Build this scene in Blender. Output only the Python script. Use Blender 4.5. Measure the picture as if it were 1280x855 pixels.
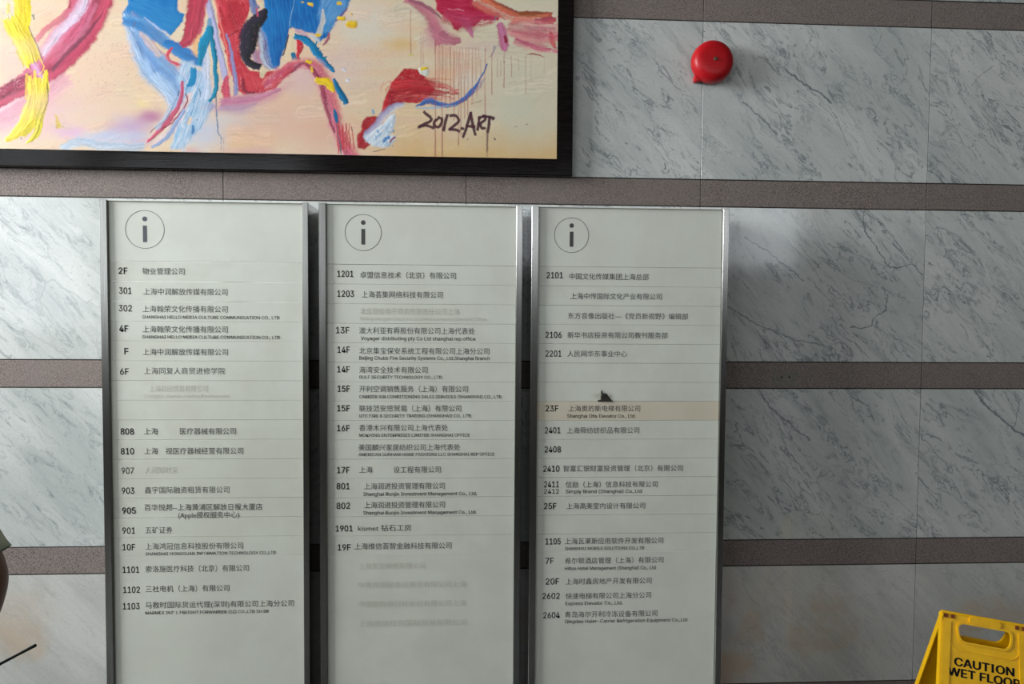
import bpy, bmesh, math, random
import numpy as np
from mathutils import Vector, Matrix

for o in list(bpy.data.objects): bpy.data.objects.remove(o)
C = bpy.context.scene.collection
S = bpy.context.scene
random.seed(7)
CAMZ = 1.58          # eye height above the lobby floor
CAMY = -2.82023      # distance to the marble wall (wall face is y = 0)

# ------------------------------------------------------------------ camera
YAW, PITCH, ROLL, FPX = -.0557939, -.0410887, -.0070730, 924.0
def _R():
    cy, sy = math.cos(YAW), math.sin(YAW); cp, sp = math.cos(PITCH), math.sin(PITCH); cr, sr = math.cos(ROLL), math.sin(ROLL)
    return (np.array([[cy, -sy, 0], [sy, cy, 0], [0, 0, 1]]) @ np.array([[1, 0, 0], [0, cp, -sp], [0, sp, cp]])
            @ np.array([[cr, 0, sr], [0, 1, 0], [-sr, 0, cr]]))
RM = _R()
cam = bpy.data.cameras.new('camera'); co = bpy.data.objects.new('camera', cam); C.objects.link(co)
cam.sensor_width = 36; cam.lens = 36 * FPX / 1280; cam.clip_start = .02
M = Matrix.Identity(4)
for i in range(3):
    M[i][0], M[i][1], M[i][2] = RM[i][0], RM[i][2], -RM[i][1]
M[0][3], M[1][3], M[2][3] = 0, CAMY, CAMZ
co.matrix_world = M
S.camera = co
# ------------------------------------------------------------------ view, world, daylight
S.view_settings.view_transform = 'Standard'; S.view_settings.look = 'None'
S.view_settings.gamma = 1; S.view_settings.use_curve_mapping = False
S.view_settings.exposure = 0.0
W = bpy.data.worlds.new('overcast_sky'); S.world = W; W.use_nodes = True
W.node_tree.nodes['Background'].inputs[0].default_value = (.80, .88, 1, 1)
W.node_tree.nodes['Background'].inputs[1].default_value = 1.0
def area(name, loc, aim, sx, sz, power, col=(.93, .97, 1)):
    l = bpy.data.lights.new(name, 'AREA'); l.shape = 'RECTANGLE'; l.size = sx; l.size_y = sz; l.energy = power; l.color = col
    o = bpy.data.objects.new(name, l); C.objects.link(o); o.location = loc
    o.rotation_euler = Vector(aim).to_track_quat('-Z', 'Z').to_euler()
    return o
XL, XR, YB, ZC = -4.5205, 5.3795, -6.6, 4.2      # room: left wall, right wall, rear wall, ceiling
# daylight in the window openings (left glazing, rear glazing and the rear transom lights)
area('daylight', (XL - .06, -1.35, 3.1), (1, 0, 0), 2.3, 2.0, 500)
area('daylight', (XL - .06, -5.1, 2.55), (1, 0, 0), 2.4, 2.5, 52)
area('daylight', (-3.2, YB - .06, 2.55), (0, 1, 0), 2.4, 2.1, 48)
area('daylight', (1.65, YB - .06, 2.62), (0, 1, 0), 5.3, .94, 42)

# ------------------------------------------------------------------ helpers
def lin(c):
    r = []
    for x in c[:3]:
        x = x / 255.
        r.append(x / 12.92 if x <= .04045 else ((x + .055) / 1.055) ** 2.4)
    return tuple(r)
def rgba(c): return lin(c) + (1,)
def back(u, v, y):
    """the point of the plane y = const that the photograph shows at pixel (u, v)"""
    d = RM @ np.array([(u - 640) / FPX, 1, (427.5 - v) / FPX]); t = (y - CAMY) / d[1]
    return d[0] * t, CAMZ + d[2] * t
def mat(name, col=(200, 200, 200), rough=.5, metal=0, spec=.5):
    m = bpy.data.materials.new(name); m.use_nodes = True
    b = m.node_tree.nodes['Principled BSDF']
    b.inputs['Base Color'].default_value = rgba(col); b.inputs['Roughness'].default_value = rough
    b.inputs['Metallic'].default_value = metal; b.inputs['Specular IOR Level'].default_value = spec
    return m
class NT:
    def __init__(s, m): s.t = m.node_tree; s.b = s.t.nodes['Principled BSDF']
    def n(s, typ, **k):
        x = s.t.nodes.new(typ)
        for a, v in k.items(): setattr(x, a, v)
        return x
    def put(s, sock, v):
        if isinstance(v, bpy.types.NodeSocket): s.t.links.new(v, sock)
        else: sock.default_value = v
    def math(s, op, a, b=None, c=None, clamp=False):
        x = s.n('ShaderNodeMath', operation=op, use_clamp=clamp)
        for i, v in enumerate((a, b, c)):
            if v is not None: s.put(x.inputs[i], v)
        return x.outputs[0]
    def vec(s, op, a, b=None, scale=None):
        x = s.n('ShaderNodeVectorMath', operation=op); s.put(x.inputs[0], a)
        if b is not None: s.put(x.inputs[1], b)
        if scale is not None: s.put(x.inputs[3], scale)
        return x.outputs['Value'] if op in ('DOT_PRODUCT', 'LENGTH', 'DISTANCE') else x.outputs[0]
    def noise(s, v, scale, detail=4, rough=.55, dist=0, out='Fac'):
        x = s.n('ShaderNodeTexNoise'); s.put(x.inputs['Vector'], v); x.inputs['Scale'].default_value = scale
        x.inputs['Detail'].default_value = detail; x.inputs['Roughness'].default_value = rough; x.inputs['Distortion'].default_value = dist
        return x.outputs[out]
    def mix(s, f, a, b, mode='MIX'):
        x = s.n('ShaderNodeMix', data_type='RGBA', blend_type=mode); s.put(x.inputs[0], f); s.put(x.inputs[6], a); s.put(x.inputs[7], b)
        return x.outputs[2]
    def ramp(s, f, lo, hi, a=0., b=1.):
        x = s.n('ShaderNodeMapRange', interpolation_type='SMOOTHSTEP'); s.put(x.inputs[0], f)
        for i, v in enumerate((lo, hi, a, b)): x.inputs[i + 1].default_value = v
        return x.outputs[0]
    def bump(s, h, st, dist=.001):
        x = s.n('ShaderNodeBump'); x.inputs['Strength'].default_value = st; x.inputs['Distance'].default_value = dist
        s.put(x.inputs['Height'], h); s.t.links.new(x.outputs[0], s.b.inputs['Normal'])

# --- marble: Carrara with diagonal grey veining; a few bold veins follow the real ones (positions on the wall in metres)
def seg_px(*pts):
    return [back(u, v, 0) for u, v in pts]
VEINS = [  # (points, half width in m, strength)
    (seg_px((982, 88), (1005, 105), (1022, 114), (1039, 128)), .0045, .75),
    (seg_px((928, 127), (948, 145), (972, 168)), .0045, .6),
    (seg_px((1035, 130), (1048, 152), (1060, 184)), .002, .5),
    (seg_px((1215, 105), (1228, 92), (1242, 82)), .002, .5),
    (seg_px((722, 74), (745, 92)), .003, .6),
    (seg_px((932, 297), (960, 314), (985, 335), (1004, 350)), .0035, .7),
    (seg_px((905, 380), (945, 405), (985, 422), (1030, 432)), .0035, .6),
    (seg_px((1079, 268), (1081, 288), (1112, 335), (1140, 331), (1154, 344)), .0028, .75),
    (seg_px((1109, 368), (1106, 388), (1093, 396), (1090, 408), (1062, 410)), .003, .65),
    (seg_px((1093, 408), (1120, 423), (1145, 436)), .002, .5),
    (seg_px((1035, 305), (1070, 318), (1112, 335)), .0018, .4),
    (seg_px((948, 488), (962, 508), (990, 532), (1012, 550)), .005, .6),
    (seg_px((1218, 487), (1230, 505), (1262, 532), (1280, 545), (1330, 585)), .006, .75),
    (seg_px((1268, 532), (1274, 508), (1270, 490)), .003, .5),
    (seg_px((1158, 504), (1172, 517), (1180, 533)), .005, .45),
    (seg_px((1195, 568), (1222, 580)), .007, .45),
    (seg_px((1100, 607), (1140, 640)), .002, .5),
    (seg_px((30, 379), (52, 372), (56, 353), (68, 350), (84, 363), (110, 378), (116, 373)), .0032, .5),
    (seg_px((28, 372), (44, 388), (64, 416)), .0022, .4),
    (seg_px((5, 400), (40, 418), (66, 432), (82, 446)), .003, .35),
    (seg_px((0, 438), (12, 449)), .008, .7),
    (seg_px((35, 520), (55, 540), (76, 557)), .0025, .4),
    (seg_px((1105, 40), (1092, 62), (1118, 86)), .0018, .45),
    (seg_px((1225, 50), (1240, 66), (1262, 90)), .003, .4),
    (seg_px((960, 722), (966, 730), (985, 712)), .003, .4),
    (seg_px((1052, 747), (1066, 748), (1100, 742)), .0025, .4),
]
def marble_material(veins=()):
    m = mat('carrara_marble', rough=.16, spec=.6); t = NT(m)
    geo = t.n('ShaderNodeNewGeometry').outputs['Position']
    info = t.n('ShaderNodeObjectInfo').outputs['Random']
    sep = t.n('ShaderNodeSeparateXYZ'); t.put(sep.inputs[0], geo)
    cmb = t.n('ShaderNodeCombineXYZ'); t.put(cmb.inputs[0], sep.outputs[0]); t.put(cmb.inputs[1], t.math('MULTIPLY', info, 40.)); t.put(cmb.inputs[2], sep.outputs[2])
    mp = t.n('ShaderNodeMapping'); mp.inputs['Rotation'].default_value = (0, math.radians(-47), 0); mp.inputs['Scale'].default_value = (1, 1, 1)
    t.put(mp.inputs[0], cmb.outputs[0]); v = mp.outputs[0]
    # along-vein axis is squeezed so that every feature runs down to the right
    st = t.vec('MULTIPLY', v, (.42, 1, 1.25))
    warp = t.noise(st, 5, 3, out='Color'); wv = t.vec('SCALE', t.vec('SUBTRACT', warp, (.5, .5, .5)), scale=.34)
    p = t.vec('ADD', st, wv)
    cloud = t.noise(p, 2.6, 5, .6)
    def ridge(vv, sc, w, det=3, rg=.5):
        n = t.noise(vv, sc, det, rg)
        return t.math('SUBTRACT', 1., t.ramp(t.math('ABSOLUTE', t.math('SUBTRACT', n, .5)), 0., w))
    mask = t.ramp(t.noise(p, 6, 3), .46, .68)
    mask2 = t.ramp(t.noise(p, 11, 2), .44, .62)
    v1 = t.math('MULTIPLY', ridge(p, 5.0, .018, 6, .66), mask)
    v2 = t.math('MULTIPLY', ridge(t.vec('ADD', p, (3, 8, 1)), 13, .03, 5, .65), mask2)
    speck = t.ramp(t.noise(t.vec('MULTIPLY', p, (1.8, 1, 1)), 34, 3, .6), .64, .72)
    speck = t.math('MULTIPLY', speck, t.ramp(cloud, .4, .6))
    streak = t.ramp(t.noise(t.vec('MULTIPLY', st, (.5, 1, 1.6)), 16, 5, .65), .44, .76)
    tone = t.math('ADD', t.ramp(cloud, .25, .75), t.math('MULTIPLY', t.math('SUBTRACT', info, .5), .5))
    col = t.mix(tone, rgba((182, 187, 183)), rgba((216, 217, 212)))
    col = t.mix(t.math('MULTIPLY', streak, .26), col, rgba((146, 155, 159)))
    grey = t.math('MAXIMUM', t.math('MULTIPLY', v1, .72), t.math('MAXIMUM', t.math('MULTIPLY', v2, .6), t.math('MULTIPLY', speck, .75)))
    # bold veins
    if veins: wob = t.vec('SCALE', t.vec('SUBTRACT', t.noise(geo, 28, 4, .65, out='Color'), (.5, .5, .5)), scale=.035)
    if veins: q = t.vec('MULTIPLY', t.vec('ADD', geo, wob), (1, 0, 1))
    if veins: thick = t.math('ADD', .35, t.math('MULTIPLY', t.noise(geo, 45, 2), 1.5))
    best = None
    for pts, w, s in veins:
        dm = None
        for a, b in zip(pts[:-1], pts[1:]):
            a3 = Vector((a[0], 0, a[1])); ba = Vector((b[0] - a[0], 0, b[1] - a[1]))
            pa = t.vec('SUBTRACT', q, tuple(a3))
            h = t.math('MULTIPLY', t.vec('DOT_PRODUCT', pa, tuple(ba)), 1 / ba.length_squared, clamp=True)
            x = t.n('ShaderNodeVectorMath', operation='SCALE'); x.inputs[0].default_value = tuple(ba); t.put(x.inputs[3], h)
            d = t.vec('DISTANCE', pa, x.outputs[0])
            dm = d if dm is None else t.math('MINIMUM', dm, d)
        f = t.math('MULTIPLY', t.ramp(t.math('DIVIDE', dm, t.math('MULTIPLY', thick, w)), .25, 1.1, 1., 0.), s)
        best = f if best is None else t.math('MAXIMUM', best, f)
    if best is not None: grey = t.math('MAXIMUM', grey, best)
    grey = t.math('MULTIPLY', grey, t.math('MULTIPLY', t.ramp(sep.outputs[2], .59, .62, .45, 1.), t.ramp(sep.outputs[0], -1.30, -1.22, .55, 1.)))
    col = t.mix(grey, col, rgba((76, 86, 98)))
    # rusty warm stain in the lowest course
    st2 = t.math('MULTIPLY', t.ramp(t.noise(geo, 3.2, 4, .6), .48, .66), t.ramp(sep.outputs[2], .62, .30))
    col = t.mix(t.math('MULTIPLY', st2, .6), col, rgba((196, 160, 118)))
    blot = t.noise(t.vec('ADD', t.vec('MULTIPLY', p, (.9, 1, 1)), (9, 2, 5)), 19, 5, .72)
    low = t.ramp(sep.outputs[2], .59, .62)
    col = t.mix(t.math('MULTIPLY', t.ramp(blot, .53, .76, 0, .75), t.math('ADD', .35, t.math('MULTIPLY', low, .65))), col, rgba((100, 110, 114)))
    col = t.mix(t.math('MULTIPLY', t.math('SUBTRACT', 1., low), .22), col, rgba((186, 172, 156)))
    fine = t.noise(geo, 120, 3, .7)
    col = t.mix(t.ramp(fine, .35, .8, 0, .22), col, rgba((140, 148, 148)))
    t.put(t.b.inputs['Base Color'], col)
    t.put(t.b.inputs['Roughness'], t.math('ADD', .05, t.math('MULTIPLY', cloud, .10)))
    t.bump(cloud, .08, .002)
    return m
def stone_material():
    m = mat('bush_hammered_stone', rough=.75, spec=.3); t = NT(m)
    geo = t.n('ShaderNodeNewGeometry').outputs['Position']; info = t.n('ShaderNodeObjectInfo').outputs['Random']
    a = t.noise(geo, 260, 3, .7); b = t.noise(geo, 7, 4, .6); g = t.noise(geo, 90, 2)
    col = t.mix(t.ramp(a, .32, .70), rgba((80, 71, 66)), rgba((160, 147, 140)))
    col = t.mix(t.math('MULTIPLY', t.ramp(b, .35, .7), .45), col, rgba((134, 124, 118)))
    col = t.mix(t.ramp(g, .70, .78, 0, .6), col, rgba((70, 62, 58)))
    col = t.mix(t.math('MULTIPLY', info, .25), col, rgba((120, 108, 102)))
    t.put(t.b.inputs['Base Color'], col); t.bump(a, .5, .0012)
    return m
def noisy(name, c1, c2, scale=30, rough=.5, metal=0, spec=.5, stretch=(1, 1, 1), bump=0, contrast=(.3, .7)):
    m = mat(name, c1, rough, metal, spec); t = NT(m)
    geo = t.n('ShaderNodeNewGeometry').outputs['Position']
    a = t.noise(t.vec('MULTIPLY', geo, stretch), scale, 4, .6)
    t.put(t.b.inputs['Base Color'], t.mix(t.ramp(a, *contrast), rgba(c1), rgba(c2)))
    if bump: t.bump(a, bump, .001)
    return m
MARBLE = marble_material(); STONE = stone_material()
JOINT = noisy('dark_joint', (38, 35, 30), (58, 53, 46), 40, .9)
PANEL = noisy('cream_white_panel', (218, 221, 208), (211, 212, 200), 5, .38, spec=.45)
STRIP = noisy('cream_white_strip', (217, 220, 207), (210, 211, 198), 7, .40, spec=.45)
BEIGE = noisy('beige_strip', (216, 207, 186), (211, 201, 179), 9, .42)
STEEL = noisy('brushed_stainless', (128, 128, 124), (148, 148, 144), 500, .22, 1, stretch=(1, 1, .01))
SIDE = noisy('satin_stainless_side', (150, 150, 147), (162, 162, 158), 200, .12, 1, stretch=(1, 1, .01))
DARKSTEEL = noisy('dark_steel_side', (92, 90, 88), (108, 106, 103), 60, .35, .9)
INK = noisy('dark_grey_ink', (58, 60, 58), (70, 72, 68), 300, .6)
INKSOFT = noisy('grey_symbol_ink', (74, 76, 84), (80, 82, 90), 300, .6)
GHOST = noisy('faded_letter_trace', (200, 199, 184), (186, 184, 168), 350, .5)
GHOST2 = noisy('very_faded_letter_trace', (206, 205, 190), (198, 195, 178), 350, .5)
CHAR = noisy('charred_plastic', (30, 28, 24), (58, 54, 46), 400, .9)
SOOT = noisy('soot_haze', (196, 190, 172), (206, 203, 188), 60, .6)
FRAMEW = noisy('dark_lacquered_wood', (13, 10, 9), (22, 18, 17), 14, .13, stretch=(1, 1, 12), spec=.18, bump=.15)
RED = noisy('red_enamel', (184, 22, 30), (172, 16, 24), 20, .36, spec=.3)
BRASS = noisy('weathered_screw_metal', (120, 110, 84), (80, 74, 60), 300, .45, .7)
YELLOW = noisy('yellow_plastic', (236, 182, 2), (224, 168, 2), 25, .42, spec=.4)
SIGNINK = mat('black_sign_ink', (22, 20, 16), .6)
SLOT = mat('rust_brown_slot', (112, 52, 14), .7)
FLOOR = noisy('polished_floor_stone', (46, 43, 39), (60, 56, 51), 6, .3)
PLASTER = noisy('off_white_plaster', (112, 111, 107), (120, 118, 114), 4, .8)
DARKWALL = noisy('grey_wall_paint', (92, 90, 86), (104, 101, 96), 4, .7)
ALU = noisy('window_aluminium', (110, 112, 114), (124, 126, 128), 60, .4, .8)

def newobj(name, me, parent=None, m=None, loc=None):
    o = bpy.data.objects.new(name, me); C.objects.link(o)
    if m is not None and me is not None and not me.materials: me.materials.append(m)
    if parent is not None: o.parent = parent
    if loc is not None: o.location = loc
    return o
def smooth(me, ang=40):
    me.shade_smooth() if hasattr(me, 'shade_smooth') else None
    try: me.set_sharp_from_angle(angle=math.radians(ang))
    except Exception: pass
def bm_box(bm, x0, x1, y0, y1, z0, z1, bev=0, seg=1):
    vs = [bm.verts.new((x, y, z)) for x in (x0, x1) for y in (y0, y1) for z in (z0, z1)]
    fs = [bm.faces.new([vs[i] for i in f]) for f in ((0, 1, 3, 2), (4, 6, 7, 5), (0, 4, 5, 1), (2, 3, 7, 6), (0, 2, 6, 4), (1, 5, 7, 3))]
    bmesh.ops.recalc_face_normals(bm, faces=fs)
    if bev:
        es = list({e for f in fs for e in f.edges})
        bmesh.ops.bevel(bm, geom=es, offset=bev, segments=seg, affect='EDGES', profile=.5)
def box(name, x0, x1, y0, y1, z0, z1, m, parent=None, off=(0, 0, 0), bev=0, seg=1, sm=False):
    bm = bmesh.new(); bm_box(bm, x0 - off[0], x1 - off[0], y0 - off[1], y1 - off[1], z0 - off[2], z1 - off[2], bev, seg)
    me = bpy.data.meshes.new(name); bm.to_mesh(me); bm.free()
    o = newobj(name, me, parent, m)
    if sm: smooth(me)
    return o
def finish(name, bm, m, parent=None, sm=True, ang=40):
    me = bpy.data.meshes.new(name); bmesh.ops.recalc_face_normals(bm, faces=bm.faces); bm.to_mesh(me); bm.free()
    if sm: smooth(me, ang)
    return newobj(name, me, parent, m)
def thing(name, label, cat, loc=(0, 0, 0), group=None):
    o = bpy.data.objects.new(name, None); C.objects.link(o); o.location = loc; o.empty_display_size = .1
    o['label'] = label; o['category'] = cat
    if group: o['group'] = group
    return o
def structure(o): o['kind'] = 'structure'; return o

# ------------------------------------------------------------------ the room
structure(box('floor', XL - .2, XR + .2, YB - .2, .2, -.12, 0, FLOOR))
structure(box('ceiling', XL - .2, XR + .2, YB - .2, .2, ZC, ZC + .12, PLASTER))
structure(box('wall_right', XR, XR + .2, YB - .2, .2, 0, ZC, DARKWALL))
wb = structure(box('wall_front', XL - .2, XR + .2, .0016, .2, 0, ZC, JOINT))       # the backing behind the stone cladding
def wall_with_hole(name, axis, pos, a0, a1, holes, m):
    bm = bmesh.new(); cur = a0
    def b(p0, p1, z0, z1):
        if p1 - p0 < 1e-4 or z1 - z0 < 1e-4: return
        if axis == 'x': bm_box(bm, pos - .2, pos, p0, p1, z0, z1)
        else: bm_box(bm, p0, p1, pos - .2, pos, z0, z1)
    for h0, h1, z0, z1 in holes:
        b(cur, h0, 0, ZC); b(h0, h1, 0, z0); b(h0, h1, z1, ZC); cur = h1
    b(cur, a1, 0, ZC)
    return structure(finish(name, bm, m, sm=False))
wall_with_hole('wall_left', 'x', XL, YB - .2, .0016, [(-6.3, -3.9, 1.3, 3.8), (-2.5, -.2, 2.1, 4.1)], PLASTER)
wall_with_hole('wall_rear', 'y', YB, XL, XR, [(-4.4, -2.0, 1.5, 3.6), (-1.0, 4.3, 2.15, 3.1)], DARKWALL)
def window(name, axis, pos, a0, a1, z0, z1, nv, nh):
    root = structure(bpy.data.objects.new(name, None)); C.objects.link(root)
    def bar(nm, p0, p1, q0, q1):
        if axis == 'x': return box(nm, pos - .05, pos - .004, p0, p1, q0, q1, ALU, root)
        return box(nm, p0, p1, pos - .05, pos - .004, q0, q1, ALU, root)
    for p in (a0, a1 - .05): bar('jamb', p, p + .05, z0, z1)
    for q in (z0, z1 - .05): bar('rail', a0 + .05, a1 - .05, q, q + .05)
    for i in range(1, nv): p = a0 + (a1 - a0) * i / nv; bar('mullion', p - .02, p + .02, z0 + .05, z1 - .05)
    return root
window('window_1', 'x', XL, -2.5, -.2, 2.1, 4.1, 3, 1)
window('window_4', 'x', XL, -6.3, -3.9, 1.3, 3.8, 3, 1)
window('window_2', 'y', YB, -4.4, -2.0, 1.5, 3.6, 3, 1)
window('window_3', 'y', YB, -1.0, 4.3, 2.15, 3.1, 6, 1)

# cladding: courses of marble slabs between bands of hammered stone
XJ = .8795; PITCHX = .9; H = .60; B = .1022; ZL0 = 1.1119 + CAMZ
zs = []          # (kind, z0, z1)
for k in range(-2, 4):
    top = ZL0 - k * (H + B)
    zs.append(('slab', max(top - H, 1.58 - 1.4702) if k == 3 else top - H, top))
    zs.append(('band', top, top + B))
zs.append(('band', .004, 1.58 - 1.4702)); zs = [z for z in zs if z[1] < ZC - .05]
rs = random.Random(3); cache = {}
for kind, z0, z1 in zs:
    z1 = min(z1, ZC - .002)
    for i in range(-6, 5):
        xc = XJ + PITCHX * (i + .5); h = round(z1 - z0, 4)
        g = .0011 if kind == 'slab' else .0008; gz = .0028 if kind == 'slab' else .0012
        if (kind, h) not in cache:
            bm = bmesh.new(); bm_box(bm, -PITCHX / 2 + g, PITCHX / 2 - g, 0, .026, -h / 2 + gz, h / 2 - gz, .0004 if kind == 'slab' else .0012)
            me = bpy.data.meshes.new('marble_slab' if kind == 'slab' else 'stone_band'); bm.to_mesh(me); bm.free()
            me.materials.append(MARBLE if kind == 'slab' else STONE); cache[(kind, h)] = me
        o = bpy.data.objects.new('marble_slab' if kind == 'slab' else 'stone_band', cache[(kind, h)]); C.objects.link(o); o.parent = wb
        if kind == 'slab':
            vv = [v for v in VEINS if any(abs(p[0] - xc) < PITCHX / 2 + .01 and z0 - .01 < p[1] < z1 + .01 for p in v[0])]
            if vv:
                o.material_slots[0].link = 'OBJECT'; o.material_slots[0].material = marble_material(vv)
        o.location = (xc, (rs.uniform(0, .0002) if kind == 'slab' else .0006 + rs.uniform(0, .0003)), (z0 + z1) / 2)

# two drill holes in a pale repaired patch of the stone band
px0, pz0 = back(966, 462, 0); px1, pz1 = back(998, 483, 0)
PATCH = noisy('pale_mortar_patch', (128, 122, 114), (112, 106, 99), 60, .85, bump=.3)
pt = box('mortar_patch', px0, px1, -.0004, .002, pz1, pz0, PATCH, wb, bev=.0015)
for u in (977, 986.5):
    hx, hz = back(u, 471.5, 0); bm = bmesh.new()
    bmesh.ops.create_cone(bm, cap_ends=True, segments=12, radius1=.004, radius2=.004, depth=.001, matrix=Matrix.Translation((hx, -.0006, hz)) @ Matrix.Rotation(math.pi / 2, 4, 'X'))
    finish('drill_hole', bm, CHAR, pt, sm=False)

# ------------------------------------------------------------------ lettering
try: LATIN = bpy.data.fonts.load(bpy.utils.system_resource('DATAFILES') + '/fonts/Inter.woff2')
except Exception: LATIN = None
def text_mesh(body, bold=0., size=1.):
    cu = bpy.data.curves.new('t', 'FONT'); cu.body = body
    if LATIN and all(ord(c) < 0x2000 for c in body): cu.font = LATIN
    cu.size = size; cu.resolution_u = 3;  cu.fill_mode = 'FRONT'
    ob = bpy.data.objects.new('t', cu); C.objects.link(ob)
    dg = bpy.context.evaluated_depsgraph_get(); me = bpy.data.meshes.new_from_object(ob.evaluated_get(dg))
    bpy.data.objects.remove(ob); bpy.data.curves.remove(cu)
    if bold:          # heavier strokes: the same flat glyphs again, shifted by a hair
        bm = bmesh.new()
        for dx, dy in ((0, 0), (-bold, 0), (bold, 0), (0, -bold * .7), (0, bold * .7)):
            k = len(bm.verts); bm.from_mesh(me); bm.verts.ensure_lookup_table()
            for v in bm.verts[k:]: v.co.x += dx; v.co.y += dy
        bm.to_mesh(me); bm.free()
    return me
CAPS = {}
def cap_height(latin):
    if latin not in CAPS:
        me = text_mesh('H' if latin else '（H'); CAPS[latin] = max(v.co.y for v in me.vertices) if latin else .728; bpy.data.meshes.remove(me)
    return CAPS[latin]
def lettering(parent, root, body, x0, x1, zc, y, ratio, m, name='lettering', bold=0., kind='cn', height=None):
    """flat print between x0 and x1 on the plane y; ratio or height sets how tall it is"""
    me = text_mesh(body, bold); n = len(me.vertices)
    if n == 0: return None
    co_ = np.empty(n * 3); me.vertices.foreach_get('co', co_); co_ = co_.reshape(-1, 3)
    xa, xb = co_[:, 0].min(), co_[:, 0].max(); ya, yb = co_[:, 1].min(), co_[:, 1].max()
    latin = all(ord(c) < 0x2000 for c in body); cap = cap_height(latin)
    sx = (x1 - x0) / (xb - xa); sz = height / (cap if kind != 'cn' else ratio)
    mid = .35 if kind == 'cn' else cap / 2
    out = np.empty_like(co_)
    out[:, 0] = x0 + (co_[:, 0] - xa) * sx - root[0]; out[:, 1] = y - root[1]; out[:, 2] = zc + (co_[:, 1] - mid) * sz - root[2]
    me.vertices.foreach_set('co', out.ravel()); me.materials.clear(); me.materials.append(m); me.update()
    return newobj(name, me, parent)

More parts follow.
